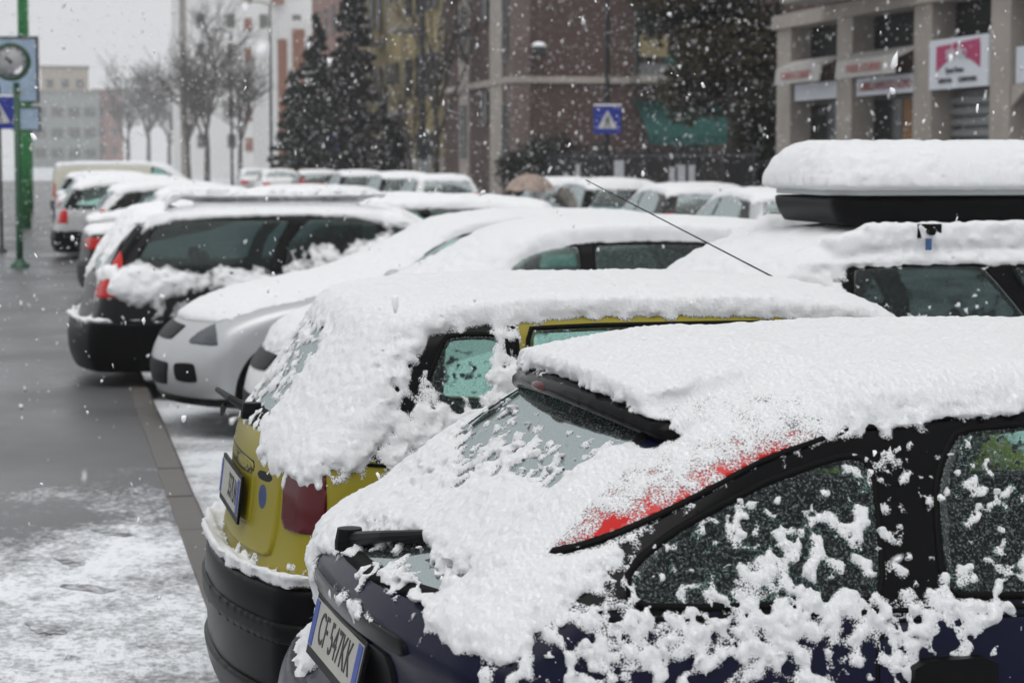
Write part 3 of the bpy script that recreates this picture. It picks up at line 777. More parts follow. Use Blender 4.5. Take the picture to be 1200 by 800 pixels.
mini_spec['snow_extra'] = _bump
def mini_stick(u, y, z, nx, ny, nz):
    side = ss(.35, .7, np.abs(ny)); rear = ss(.3, .6, -nx)
    s = 2.0 * ss(.06, -.02, u - .36 - (z - 1.03) * .62) * ss(.95, 1.05, z) + 1.3 * ss(1.36, 1.41, z) * ss(.9, .6, u) - .55 + .5 * gauss(u, .40, .25, z, 1.05, .12) + 1.05 * gauss(u, .62, .25, z, 1.12, .12) + .9 * gauss(u, .80, .06, z, 1.25, .12) - .6 * gauss(u, .46, .06, z, 1.20, .12) + .6 * gauss(u, .8, .08, z, 1.15, .2) - .5 * gauss(u, .66, .10, z, 1.26, .07) - .7 * gauss(u, 1.4, .6, z, 1.3, .07) + .45 * gauss(u, .22, .12, z, 1.1, .2) - .6 * ss(1.0, .85, z)
    r = -1.2 + 2.4 * ss(-.22, -.40, y) * ss(.88, 1.0, z) + 1.6 * ss(.98, 1.06, z) + 2.3 * ss(.36, .52, y) + .9 * gauss(y, .0, .3, z, .965, .02) + 1.3 * ss(.735, .70, z) * ss(.65, .66, z)
    return np.where(rear > side * .9, r, s)
def mini_bare(u, y, z, nx, ny, nz):
    slope = ss(.25, .5, -nx) * ss(.9, 1.0, z)
    g = 1.0 * gauss(y, -.28, .13, z, 1.315, .030) + .85 * gauss(y, .30, .16, z, 1.30, .045)
    return slope * g + .9 * ss(.3, .5, -nx) * gauss(y, -.1, .32, z, 1.055, .02)
mini, mF = build_car('parked_car', 'small yellow hatchback with black bumper and round blue badge, second from the camera', 'car', ROW,
    mini_shape, mini_spec, M['yellow'], (.47, 6.58), D2R(1.0), hb=.018, snow=(.0085, snow_rule(.042, mini_stick, mini_bare, 11.0, zlow=.66, lo_nz=.55, qf=1.1, qs=32, sth=.016, specks=lambda u, y, z, nx, ny, nz: (np.abs(ny) > .5) & (z > .98) & (z < 1.36), fine=.0042, lump=36, tvar=.16)))
wiper(mini, surf_z(mF, .125, -.04, .012), (.075, .10, 1.105), (.05, .28, 1.115), (.06, .12, 1.085), (.075, .40, 1.02), .012)
a0 = Vector(surf_z(mF, 1.93, .05, .0))
an = MB(); an.tube([a0, a0 + Vector((-.07, 0, .05))], [.012, .006], 8); an.tube([a0 + Vector((-.06, 0, .045)), a0 + Vector((-.72, .0, .375))], [.003, .0016], 6)
an.build('antenna', M['seal'], mini)

# ---- estate shape shared by the roof box car and others
def est(sz=1.0, L=4.46):
    k = L / 4.46
    return [(u * k, z * sz if z > .9 else z) for (u, z) in [(.10, .22), (.02, .32), (0, .5), (.03, .64), (.07, .8), (.10, .95), (.20, 1.13), (.40, 1.39), (.55, 1.45), (1.2, 1.49), (2.0, 1.485), (2.45, 1.44), (2.72, 1.34), (3.15, 1.08), (3.4, .99), (3.9, .90), (4.25, .78), (4.42, .62), (4.46, .45), (4.42, .28), (4.3, .22)]]
EST_W = [(.2, .79), (.35, .84), (.6, .87), (.88, .86), (1.0, .83), (1.42, .65), (1.58, .58)]
EST_P = [(0, .92), (.5, .98), (1.2, 1), (3.3, 1), (4.0, .96), (4.46, .86)]
def est_spec(sz=1.0, k=1.0, dark=None):
    f = lambda P: [(u * k, z * (1 + (sz - 1) * min(1, max(0, (z - .9) / .5)))) for u, z in P]
    g = lambda P: [(y, z * (1 + (sz - 1) * min(1, max(0, (z - .9) / .5)))) for y, z in P]
    return dict(
        green=f([(.22, 1.0), (1.5, .985), (3.25, .96), (2.62, 1.37), (2.3, 1.415), (1.2, 1.425), (.62, 1.41), (.42, 1.34)]),
        wins=[f([(2.42, .985), (3.10, .97), (2.62, 1.34), (2.40, 1.385)]), f([(1.55, 1.0), (2.34, .99), (2.31, 1.39), (1.76, 1.395), (1.6, 1.2)]), f([(.40, 1.01), (1.46, 1.0), (1.52, 1.2), (1.66, 1.39), (.72, 1.385), (.58, 1.33)])],
        rear_glass=g([(-.66, 1.0), (.66, 1.0), (.54, 1.36), (-.54, 1.36)]), wind=g([(-.72, 1.03), (.72, 1.03), (.57, 1.41), (-.57, 1.41)]),
        rear_lamps=[([(.52, .74), (.86, .74), (.88, .98), (.62, .98)], M['lamp_red'], 'tail_lamp', .02, .30)],
        front_lamps=[([(.44, .62), (.82, .64), (.84, .80), (.50, .76)], M['lamp_clear'], 'headlight', .02, 3.85 * k)],
        bumpers=[('rear_bumper', .24, .62, -.2, .55, .03, M['plastic']), ('front_bumper', .24, .5, 3.95 * k, 4.8, .02, M['plastic'])],
        doors=[f([(1.05, .5), (1.25, .75), (1.5, .97), (2.36, .965), (2.36, .5), (2.3, .3), (1.2, .3)]), f([(2.39, .3), (2.39, .6), (2.39, .965), (3.2, .94), (3.3, .6), (3.2, .3)])],
        wheels=[(.85 * k, .32), (3.55 * k, .32)], mirror=(3.0 * k, 1.03))
roof_sz = 1.035
box_shape = Shape(est(roof_sz), EST_W, EST_P, rb=.10)
bs = est_spec(roof_sz); bs['glass'] = M['glass_mid']; bs['snow_lo'] = (-.14, -.98, .62); bs['snow_hi'] = (4.6, .98, 1.70)
def rails_sdf(y0, zf, u0, u1, r=.02):
    def G(u, y, z):
        zc = np.interp(u, [u0, u0 + .12, u1 - .12, u1], [zf - .05, zf, zf, zf - .05])
        return np.maximum(np.sqrt((np.abs(y) - y0) ** 2 + (z - zc) ** 2) - r, np.maximum(u0 - u, u - u1))
    return G
rail = rails_sdf(.60, 1.535, .6, 2.35, .012); bs['snow_extra'] = rail
def box_stick(u, y, z, nx, ny, nz):
    return -.62 + .8 * np.exp(-((z - 1.10) / .10) ** 2) + 1.9 * ss(1.425, 1.465, z) + 1.5 * gauss(u, 2.37, .06, z, 1.3, .3) + .35 * fbm(u, y, z, 3, 2, 31) - .3 * ss(1.3, 1.36, z) * ss(1.44, 1.40, z)
boxcar, xF = build_car('parked_car', 'silver estate car with a snow-topped roof box, right of the yellow hatchback', 'car', ROW,
    box_shape, bs, M['silver'], (5.33, 8.42), D2R(180), hb=.022, snow=(.013, snow_rule(.055, box_stick, None, 5.0, specks=lambda u, y, z, nx, ny, nz: (np.abs(ny) > .5) & (z > 1.0), qf=1.1, zlow=.7, fine=.006, lump=20)))
for s in (-1, 1):
    b = MB(); b.tube([(u, s * .60, 1.535 + .0 - (.05 if u in (.6, 2.35) else 0)) for u in (.6, .72, 1.2, 1.75, 2.23, 2.35)], .017, 8)
    b.build('roof_rail', M['plastic'], boxcar, True)
# roof box: black tray, pale lid, crossbars with clamps, blue strap
rbx = empty('roof_box', (0, 0, 0)); tag(rbx, 'long roof box, pale lid deep in snow, black tray, on the estate car', 'roof box')
rbx.location = boxcar.location; rbx.rotation_euler = boxcar.rotation_euler
def rbox_sdf(z0, z1, hx, hy, r, cu=1.16, e=4.0, taper=.0):
    def G(u, y, z):
        hz = (z1 - z0) / 2; q = np.stack([np.abs(u - cu) - hx + r + taper * (z1 - z), np.abs(y) - hy + r + taper * (z1 - z), np.abs(z - (z0 + z1) / 2) - hz + min(r, hz * .95)])
        return np.sqrt((np.maximum(q, 0) ** 2).sum(0)) + np.minimum(q.max(0), 0) - min(r, hz * .95)
    return G
lo, hi = (-.05, -.5, 1.5), (2.40, .5, 2.0)
def lid_F(u, y, z): return np.maximum(rbox_sdf(1.55, 1.862, 1.135, .405, .15)(u, y, z), 1.706 - z)
def tray_F(u, y, z):
    k = 1 - .045 * np.clip((1.700 - z) / .12, 0, 1) ** 2; q = np.stack([np.abs(u - 1.16) - 1.12 * k + .07, np.abs(y) - .395 * k + .07])
    return np.maximum(np.sqrt((np.maximum(q, 0) ** 2).sum(0)) + np.minimum(q.max(0), 0) - .07, np.maximum(z - 1.700, 1.590 - z))
V, Q = surface_nets(eval_grid(tray_F, lo, hi, .016), lo, .016); mk('tray', V, Q, M['plastic'], rbx)
V, Q = surface_nets(eval_grid(lid_F, lo, hi, .016), lo, .016); mk('lid', V, Q, M['boxlid'], rbx)
lid_F.L = 3.0
make_snow(lid_F, (-.08, -.54, 1.66), (2.42, .54, 2.02), .012, snow_rule(.066, None, lambda u, y, z, nx, ny, nz: 1.0 * ss(1.738, 1.722, z), 8., zlow=1.66, fine=.008, lump=20, lo_nz=-.8, hi_nz=.3, tvar=.3), M['snow'], 'snow_cover', rbx)
for u in (.75, 1.98):
    b = MB(); b.tube([(u, -.66, 1.572), (u, .66, 1.572)], .016, 8)
    for s in (-1, 1):
        b.box(u - .05, u + .05, s * .60 - .03, s * .60 + .03, 1.545, 1.60)
    b.build('crossbar', M['plastic'], rbx)
b = MB(); b.box(1.990, 2.008, .655, .675, 1.500, 1.545); b.build('strap', M['strap_blue'], rbx)

# ---- modern hatchback, two near ones nose to the pavement
hat = lambda sz=1.0: [(u, z * sz if z > .95 else z) for (u, z) in [(.10, .22), (.02, .32), (0, .5), (.04, .66), (.09, .82), (.12, 1.0), (.26, 1.20), (.42, 1.36), (.60, 1.42), (1.1, 1.455), (1.7, 1.46), (2.1, 1.43), (2.35, 1.36), (2.85, 1.12), (3.15, 1.02), (3.55, .95), (3.9, .84), (4.10, .70), (4.18, .52), (4.17, .34), (4.05, .20)]]
HAT_W = [(.2, .78), (.35, .84), (.6, .87), (.88, .865), (1.0, .84), (1.40, .64), (1.52, .57)]
HAT_P = [(0, .92), (.5, .98), (1.2, 1), (3.2, 1), (3.75, .965), (4.18, .87)]
def hat_spec():
    return dict(
        green=[(.34, 1.03), (1.3, 1.01), (2.98, .985), (2.30, 1.365), (1.95, 1.40), (1.2, 1.40), (.72, 1.36)],
        wins=[[(1.92, 1.0), (2.85, .995), (2.28, 1.335), (1.90, 1.375)], [(.80, 1.04), (1.84, 1.015), (1.82, 1.375), (1.2, 1.375), (.86, 1.26)]],
        rear_glass=[(-.64, 1.03), (.64, 1.03), (.52, 1.34), (-.52, 1.34)], wind=[(-.72, 1.05), (.72, 1.05), (.56, 1.38), (-.56, 1.38)],
        rear_lamps=[([(.56, .76), (.86, .78), (.86, 1.04), (.64, 1.06)], M['lamp_red'], 'tail_lamp', .02, .34)],
        front_lamps=[([(.46, .64), (.84, .66), (.86, .84), (.60, .80)], M['lamp_clear'], 'headlight', .016, 3.62)],
        front_patches=[(([(.52, .40), (.72, .40), (.70, .53), (.50, .52)]), M['plastic'], 'fog_lamp_recess'), (mir(([(.52, .40), (.72, .40), (.70, .53), (.50, .52)])), M['plastic'], 'fog_lamp_recess'),
                       ([(-.40, .36), (.40, .36), (.44, .52), (-.44, .52)], M['plastic'], 'lower_grille'), ([(-.36, .66), (.36, .66), (.40, .76), (-.40, .76)], M['plastic'], 'grille')],
        bumpers=[('front_lip', .20, .30, 3.55, 4.5, .012, M['plastic']), ('rear_bumper', .24, .55, -.2, .5, .02, M['plastic'])],
        doors=[[(.98, .5), (1.02, .75), (1.05, 1.0), (1.87, .985), (1.87, .5), (1.8, .3), (1.15, .3)], [(1.90, .3), (1.90, .6), (1.90, .985), (2.95, .96), (3.05, .6), (2.9, .3)]],
        wheels=[(.78, .32), (3.32, .32)], mirror=(2.72, 1.05))
hat_shape = Shape(hat(), HAT_W, HAT_P, rb=.11, fb=.30)
squash = lambda u: u if u < 2.6 else 2.6 + (u - 2.6) * .72
hs_ = hat_spec(); hs_['snow_lo'] = (-.14, -.98, .5); hs_['snow_hi'] = (3.95, .98, 1.62)
for k_ in ('green',): hs_[k_] = [(squash(u), z) for u, z in hs_[k_]]
for k_ in ('wins', 'doors'): hs_[k_] = [[(squash(u), z) for u, z in P_] for P_ in hs_[k_]]
hs_['front_lamps'] = [(P_, m_, n__, h_, squash(u_)) for (P_, m_, n__, h_, u_) in hs_['front_lamps']]
hs_['bumpers'] = [('front_lip', .20, .30, 3.3, 4.5, .012, M['plastic']), ('rear_bumper', .24, .55, -.2, .5, .02, M['plastic'])]
hs_['wheels'] = [(.78, .30), (3.08, .30)]; hs_['mirror'] = (2.62, 1.05)
small_shape = Shape([(squash(u), z) for u, z in hat()], HAT_W, [(squash(u), w_) for u, w_ in HAT_P], rb=.11, fb=.26)
build_car('parked_car', 'small white hatchback, nose to the pavement, behind the yellow hatchback', 'car', ROW,
    small_shape, hs_, M['white'], (4.82, 12.35), D2R(180), hb=.026, snow=(.016, snow_rule(.07, gen_stick(-.55, .6, 6., .95), None, 15.0, zlow=.62, fine=.008, lump=16, lo_nz=.60, hi_nz=.97)))
def push(u): return u - .05 * float(ss(1.6, 2.3, u) * (1 - ss(3.0, 3.7, u)))
sv = hat_spec()
sv['green'] = [(push(u), z) for u, z in sv['green']]
for k_ in ('wins', 'doors'): sv[k_] = [[(push(u), z) for u, z in P_] for P_ in sv[k_]]
sv['front_lamps'] = [([(.55, .65), (.84, .64), (.87, .78), (.64, .80)], M['lamp_clear'], 'headlight', .014, 3.80)]
sv['mirror'] = (push(2.72), 1.03)
sil_shape = Shape([(push(u), z) for u, z in hat()], HAT_W, HAT_P, rb=.11, fb=.30); sv['snow_lo'] = (-.14, -.98, .6); sv['snow_hi'] = (4.35, .98, 1.62); sv['handle'] = M['silver']; sv['mirror_m'] = M['silver']
build_car('parked_car', 'silver hatchback, nose at the kerb, headlight bare, left of the snowy white hatchback', 'car', ROW,
    sil_shape, sv, M['silver'], (4.83, 14.75), D2R(181.5), hb=.024,
    snow=(.017, snow_rule(.05, gen_stick(-1.6, .2, 2.), lambda u, y, z, nx, ny, nz: .75 * ss(2.9, 3.2, u) * ss(.55, .80, np.abs(y)), 25.0, zlow=.80, fine=.006, lump=16, lo_nz=.66, hi_nz=.98)))
# ---- black estate, rear to the pavement
blk_shape = Shape(est(1.0), EST_W, EST_P, rb=.12)
bk = est_spec(1.0); bk['glass'] = M['glass']; bk['dark_from'] = 1; bk['mirror_m'] = M['black']
bk['rear_lamps'] = [([(.56, .80), (.86, .80), (.84, 1.05), (.68, 1.36), (.58, 1.36), (.66, 1.02)], M['lamp_red'], 'tail_lamp', .016, .34)]
bk['snow_lo'] = (-.14, -.98, .5); bk['snow_hi'] = (4.6, .98, 1.70)
bk['bumpers'] = [('rear_bumper', .24, .62, -.2, .62, .065, M['plastic']), ('front_bumper', .24, .5, 3.95, 4.8, .02, M['plastic'])]
kr = rails_sdf(.58, 1.545, .7, 2.4); bk['snow_extra'] = lambda u, y, z: np.minimum(kr(u, y, z), np.maximum(np.maximum(blk_shape.F(u, y, z) - .065, z - .62), u - .62))
def blk_stick(u, y, z, nx, ny, nz):
    s = -.70 + 2.6 * gauss(u, .42, .26, z, .91, .13) + 1.8 * gauss(u, 1.3, .6, z, .90, .08) + 1.0 * gauss(u, .95, .5, z, 1.0, .06) + 1.3 * gauss(u, 1.9, .35, z, 1.08, .14) + .7 * gauss(u, .85, .3, z, .68, .09) + 1.2 * gauss(u, 2.35, .25, z, 1.2, .2) - .5 * ss(1.2, 1.3, z) + .3 * fbm(u, y, z, 3, 2, 55)
    r = -.5 + .5 * np.sin(y * 9 + 1) + 1.2 * ss(.9, 1.0, z)
    return np.where(-nx > np.abs(ny), r, s)
build_car('parked_car', 'black estate with tall red tail lamps, backed up to the pavement beside the silver hatchback', 'car', ROW,
    blk_shape, bk, M['black'], (.18, 17.2), D2R(1.5), hb=.026, snow=(.018, snow_rule(.06, blk_stick, None, 35.0, zlow=.60, veil=lambda u, y, z, nx, ny, nz: (ss(1.02, 1.08, z) * ss(1.37, 1.33, z) * ss(.07, .03, np.abs(u - .24 - (z - 1.05) * .75)) * ss(.50, .56, np.abs(y)), -.012), fine=.009, lump=14)), detail=1)

# ------------------------------------------------------------------ cars further off: one of each kind, then copies
def rear_clear(u, y, z, nx, ny, nz): return 1.0 * .95 * ss(.3, .45, -nx) * ss(.98, 1.05, z) * ss(1.36, 1.30, z)
far_s = dict(T=.07, fine=.008, lump=9)
es = est_spec(1.0); es['snow_lo'] = (-.14, -.98, .6); es['snow_hi'] = (4.6, .98, 1.66)
far_estate, _ = build_car('parked_car', 'x', 'car', ROW, Shape(est(1.0), EST_W, EST_P, rb=.10), es, M['silver'], (0, 0), 0, hb=.045, snow=(.034, snow_rule(.048, gen_stick(-.9, .4, 1.), rear_clear, 41., fine=.01, lump=9)), detail=0)
hh = hat_spec(); hh['snow_lo'] = (-.14, -.98, .6); hh['snow_hi'] = (4.35, .98, 1.62)
hh['front_patches'] = []
far_hatch, _ = build_car('parked_car', 'x', 'car', ROW, hat_shape, hh, M['grey'], (0, 0), 0, hb=.045, snow=(.034, snow_rule(.048, gen_stick(-.9, .4, 3.), rear_clear, 47., fine=.01, lump=9)), detail=0)
sed_sil = [(.10, .22), (.02, .32), (0, .5), (.03, .68), (.04, .92), (.12, .99), (.55, 1.02), (.95, 1.22), (1.25, 1.38), (1.55, 1.42), (2.0, 1.43), (2.35, 1.40), (2.65, 1.30), (3.1, 1.06), (3.4, .97), (3.9, .88), (4.28, .76), (4.45, .6), (4.48, .44), (4.44, .28), (4.3, .22)]
sd_spec = dict(
    green=[(.78, 1.05), (1.6, .99), (3.2, .96), (2.55, 1.33), (2.2, 1.37), (1.5, 1.365), (1.25, 1.31)],
    wins=[[(2.2, .985), (3.05, .975), (2.52, 1.30), (2.18, 1.34)], [(1.1, 1.04), (2.12, .99), (2.1, 1.34), (1.55, 1.335), (1.3, 1.26)]],
    rear_glass=[(-.62, 1.06), (.62, 1.06), (.52, 1.35), (-.52, 1.35)], wind=[(-.70, 1.02), (.70, 1.02), (.56, 1.36), (-.56, 1.36)],
    rear_lamps=[([(.46, .74), (.86, .74), (.86, .90), (.50, .90)], M['lamp_red'], 'tail_lamp', .02, .30)],
    front_lamps=[([(.46, .60), (.82, .62), (.84, .76), (.50, .74)], M['lamp_clear'], 'headlight', .02, 3.9)],
    bumpers=[('rear_bumper', .24, .60, -.2, .5, .03, M['plastic'])],
    doors=[[(1.1, .5), (1.15, .75), (1.2, .98), (2.14, .965), (2.14, .5), (2.1, .3), (1.3, .3)], [(2.17, .3), (2.17, .6), (2.17, .965), (3.15, .94), (3.25, .6), (3.1, .3)]],
    wheels=[(.95, .32), (3.62, .32)], mirror=(2.9, 1.0), snow_lo=(-.14, -.98, .6), snow_hi=(4.6, .98, 1.6))
far_sedan, _ = build_car('parked_car', 'x', 'car', ROW, Shape(sed_sil, HAT_W, [(0, .92), (.5, .98), (1.2, 1), (3.3, 1), (4.0, .96), (4.48, .86)], rb=.10), sd_spec, M['black'], (0, 0), 0, hb=.045, snow=(.034, snow_rule(.048, gen_stick(-.9, .4, 5.), rear_clear, 53., fine=.01, lump=9)), detail=0)
van_sil = [(u, z * .93 if z > .6 else z) for u, z in [(.08, .24), (.0, .34), (0, .55), (.02, 1.0), (.06, 1.5), (.14, 1.78), (.3, 1.84), (1.5, 1.87), (3.0, 1.86), (3.5, 1.80), (3.75, 1.66), (4.25, 1.22), (4.5, 1.10), (4.78, .98), (4.88, .7), (4.9, .45), (4.85, .3), (4.7, .24)]]
vn_spec = dict(
    green=[(3.0, 1.08), (4.3, 1.06), (3.75, 1.62), (3.05, 1.66)], wins=[[(3.08, 1.12), (4.12, 1.10), (3.72, 1.56), (3.1, 1.60)]],
    rear_glass=[(-.62, 1.15), (.62, 1.15), (.60, 1.65), (-.60, 1.65)], wind=[(-.76, 1.22), (.76, 1.22), (.68, 1.72), (-.68, 1.72)],
    rear_lamps=[([(.70, .7), (.92, .7), (.92, 1.15), (.74, 1.15)], M['lamp_red'], 'tail_lamp', .025, .14)],
    front_lamps=[([(.56, .70), (.86, .72), (.88, .92), (.6, .90)], M['lamp_clear'], 'headlight', .025, 4.5)],
    bumpers=[('rear_bumper', .28, .60, -.2, .4, .04, M['plastic'])],
    doors=[[(3.02, .32), (3.02, .6), (3.02, 1.05), (4.2, 1.03), (4.25, .6), (4.1, .32)]], wheels=[(.9, .33), (3.9, .33)], snow_lo=(-.14, -1.05, .6), snow_hi=(5.05, 1.05, 2.06))
van, _ = build_car('parked_van', 'cream panel van with snow on its roof, far down the parked row', 'van', ROW, Shape(van_sil, [(.2, .84), (.4, .9), (.8, .92), (1.1, .91), (1.7, .82), (1.95, .78)], [(0, .97), (.5, 1), (4.0, 1), (4.5, .96), (4.9, .88)], rb=.05, fb=.3, k=.1), vn_spec, M['cream'], (.05, 68.0), 0.0, hb=.05, snow=(.04, snow_rule(.08, gen_stick(-1.0, .2, 5.), None, 63., zlow=1.0, fine=.01, lump=8)), detail=0)
_used = {}
def place(proto, label, X, Y, rz, paint_m, group=ROW, z=0.0):
    if proto.name not in _used: o = proto; _used[proto.name] = 1
    else: o = copy_tree(proto)
    o.location = (X, Y, z); o.rotation_euler = (0, 0, rz); tag(o, label, 'car', group)
    for ch in o.children:
        if ch.type == 'MESH' and ch.name.split('.')[0] in ('body', 'door'):
            ch.material_slots[0].link = 'OBJECT'; ch.material_slots[0].material = paint_m
    return o
N_ = D2R(180)
place(far_estate, 'silver estate, just past the black estate, only its snowy roof showing', 5.0, 19.75, N_, M['silver'])
place(far_hatch, 'grey hatchback with a domed snowy roof, two places past the black estate', 5.1, 22.6, N_, M['grey'])
place(far_sedan, 'black saloon backed over the kerb, red lamp bare, left of the black estate', .34, 27.4, D2R(1), M['black'])
place(far_sedan, 'white saloon whose snowy roof shows between the grey hatchback and the black saloon', 5.2, 25.0, N_, M['white'])
place(far_hatch, 'pale blue hatchback deep in the row, nose at the pavement, just past the black saloon', 5.0, 30.2, N_, M['lblue'])
place(far_sedan, 'grey saloon, two places past the black saloon, tail at the kerb', .45, 32.9, 0, M['grey'])
place(far_hatch, 'white hatchback in the row, just before the leftmost silver estate', .55, 35.6, 0, M['white'])
place(far_estate, 'silver estate with pale green side window and red lamps, left end of the row', .02, 38.6, D2R(-1), M['silver'])
place(far_sedan, 'silver saloon, first one past the silver estate at the left end', .3, 41.4, 0, M['silver'])
place(far_hatch, 'dark hatchback far down the row, second past the silver estate', .2, 44.2, 0, M['black'])
place(far_estate, 'grey estate far down the row, third past the leftmost silver estate', .25, 47.4, 0, M['grey'])
place(far_sedan, 'white saloon far down the row, fourth past the leftmost silver estate', .1, 50.4, 0, M['white'])
place(far_hatch, 'silver hatchback far down the row, three places before the cream van', .2, 54.0, 0, M['silver'])
place(far_sedan, 'dark grey saloon far down the row, two places before the cream van', .1, 57.6, 0, M['grey'])
place(far_estate, 'pale blue estate far down the row, directly before the cream van', .1, 62.4, 0, M['lblue'])
place(far_estate, 'snow-covered estate directly past the cream van', .3, 73.0, 0, M['white'])
place(far_hatch, 'farthest hatchback of the row, tiny and white with snow', .4, 79.0, 0, M['silver'])
OPP = 'cars parked along the far side of the street'
UP = D2R(90)
place(far_hatch, 'silver hatchback with red lamps, half hidden left of the roof box', 9.35, 25.2, UP, M['silver'], OPP)
place(far_hatch, 'black hatchback with dark rear window, below the green awning', 9.75, 30.4, UP, M['black'], OPP)
place(far_estate, 'pale blue estate with red lamp, left of the black hatchback under the awning', 9.75, 35.4, UP, M['lblue'], OPP)
place(far_hatch, 'dark car with white roof, just right of the umbrella', 10.2, 41.0, UP, M['grey'], OPP)
place(far_hatch, 'white car whose snowy rear window shows below the brick building', 9.4, 50.5, UP, M['white'], OPP)
place(far_estate, 'grey estate on the far side, left of the white car below the brick building', 9.5, 57.0, UP, M['grey'], OPP)
place(far_estate, 'tall dark car on the far side, below the conifers', 9.6, 66.0, UP, M['black'], OPP)
place(far_hatch, 'dark red car on the far side, below the small crossing sign', 9.5, 76.0, UP, M['red'], OPP)
place(far_sedan, 'white saloon on the far side, left of the conifers', 9.4, 88.0, UP, M['white'], OPP)
place(far_sedan, 'distant silver saloon on the far side, in front of the white tower block', 9.3, 97.0, UP, M['silver'], OPP)
# ------------------------------------------------------------------ ground
def ground_mat(name, base, wet, snow_lo, snow_hi, grad=None, scale=2.2, stretch=(1, 1, 1)):
    """asphalt with a broken film of snow; grad=(axis offset, slope) makes the film thicker towards smaller y"""
    m = bpy.data.materials.new(name); m.use_nodes = True; n = m.node_tree; b = n.nodes['Principled BSDF']; L_ = n.links.new
    g = n.nodes.new('ShaderNodeNewGeometry'); mp = n.nodes.new('ShaderNodeMapping'); mp.inputs['Scale'].default_value = stretch
    L_(g.outputs['Position'], mp.inputs['Vector'])
    def nz(s, d, r=.55, src=mp):
        t = n.nodes.new('ShaderNodeTexNoise'); t.inputs['Scale'].default_value = s; t.inputs['Detail'].default_value = d; t.inputs['Roughness'].default_value = r; L_(src.outputs[0], t.inputs['Vector']); return t
    def math_(op, a, b_=None, c=None):
        q = n.nodes.new('ShaderNodeMath'); q.operation = op
        for i, v in enumerate((a, b_, c)):
            if v is None: continue
            if isinstance(v, (int, float)): q.inputs[i].default_value = v
            else: L_(v, q.inputs[i])
        return q.outputs[0]
    big = nz(scale, 6, .62); fine = nz(38, 5, .6); vf = nz(260, 2, .5); patchy = nz(.7, 3, .5)
    f = math_('ADD', math_('MULTIPLY', big.outputs[0], .62), math_('MULTIPLY', fine.outputs[0], .38))
    if grad:
        sx = n.nodes.new('ShaderNodeSeparateXYZ'); L_(g.outputs['Position'], sx.inputs[0])
        ramp = math_('MULTIPLY', math_('SUBTRACT', grad[0], sx.outputs['Y']), grad[1])
        ramp = math_('MINIMUM', math_('MAXIMUM', ramp, -.6), grad[2])
        rx = math_('MULTIPLY', math_('ADD', sx.outputs['X'], grad[3]), grad[4])
        f = math_('ADD', math_('ADD', f, ramp), math_('MINIMUM', math_('MAXIMUM', rx, -.08), .06))
    mr = n.nodes.new('ShaderNodeMapRange'); mr.inputs[1].default_value = snow_lo; mr.inputs[2].default_value = snow_hi; L_(f, mr.inputs[0])
    x = n.nodes.new('ShaderNodeMix'); x.data_type = 'RGBA'; x.inputs[6].default_value = (*[c * .30 for c in base], 1); x.inputs[7].default_value = (*[c * 1.75 for c in base], 1)
    L_(math_('ADD', math_('MULTIPLY', vf.outputs[0], .6), math_('MULTIPLY', patchy.outputs[0], .4)), x.inputs[0])
    x2 = n.nodes.new('ShaderNodeMix'); x2.data_type = 'RGBA'; x2.inputs[7].default_value = (.84, .86, .89, 1)
    L_(mr.outputs[0], x2.inputs[0]); L_(x.outputs[2], x2.inputs[6]); L_(x2.outputs[2], b.inputs['Base Color'])
    rr = n.nodes.new('ShaderNodeMapRange'); rr.inputs[1].default_value = .35; rr.inputs[2].default_value = .65; rr.inputs[3].default_value = wet; rr.inputs[4].default_value = wet + .25; L_(patchy.outputs[0], rr.inputs[0])
    rm = n.nodes.new('ShaderNodeMix'); rm.data_type = 'FLOAT'; L_(mr.outputs[0], rm.inputs[0]); L_(rr.outputs[0], rm.inputs[2]); rm.inputs[3].default_value = .85
    L_(rm.outputs[0], b.inputs['Roughness'])
    h = math_('ADD', math_('MULTIPLY', mr.outputs[0], math_('ADD', math_('MULTIPLY', fine.outputs[0], 1.2), .4)), math_('MULTIPLY', vf.outputs[0], .18))
    bp = n.nodes.new('ShaderNodeBump'); bp.inputs['Strength'].default_value = .7; bp.inputs['Distance'].default_value = .012; L_(h, bp.inputs['Height']); L_(bp.outputs[0], b.inputs['Normal'])
    return m
M['road'] = ground_mat('road_asphalt_snow', (.055, .055, .058), .35, .36, .56, None, 1.4)
M['pave'] = ground_mat('pavement_asphalt_snow', (.085, .085, .09), .22, .50, .66, (10.6, .075, .10, .2, .05), 2.0, (1, .7, 1))
M['kerb'] = ground_mat('kerb_stone', (.115, .105, .097), .4, .50, .72, (7.0, .03, .12, 0, 0), 2.5)
def sheet(name, x0, x1, y0, y1, z, mat, nx=1, ny=1):
    X, Y = np.meshgrid(np.linspace(x0, x1, nx + 1), np.linspace(y0, y1, ny + 1), indexing='ij')
    V = np.c_[X.ravel(), Y.ravel(), np.full(X.size, z)]
    i, j = np.meshgrid(np.arange(nx), np.arange(ny), indexing='ij'); a = (i * (ny + 1) + j).ravel()
    return mk(name, V, np.stack([a, a + ny + 1, a + ny + 2, a + 1], 1), mat, None, False)
tag(sheet('ground', -420, 420, -60, 560, 0.0, M['road']), kind='structure')
pv = MB().box(-11, .565, -40, 180, -.2, .12).build('pavement', M['pave']); tag(pv, kind='structure')
kb = empty('kerb', (.565, 0, 0)); tag(kb, kind='structure')
kme = MB().add([(0, .008, -.15), (.15, .008, -.15), (.15, .008, .105), (.13, .008, .125), (0, .008, .125), (0, .992, -.15), (.15, .992, -.15), (.15, .992, .105), (.13, .992, .125), (0, .992, .125)],
     [(0, 1, 2, 3, 4), (9, 8, 7, 6, 5), (0, 5, 6, 1), (1, 6, 7, 2), (2, 7, 8, 3), (3, 8, 9, 4), (4, 9, 5, 0)])
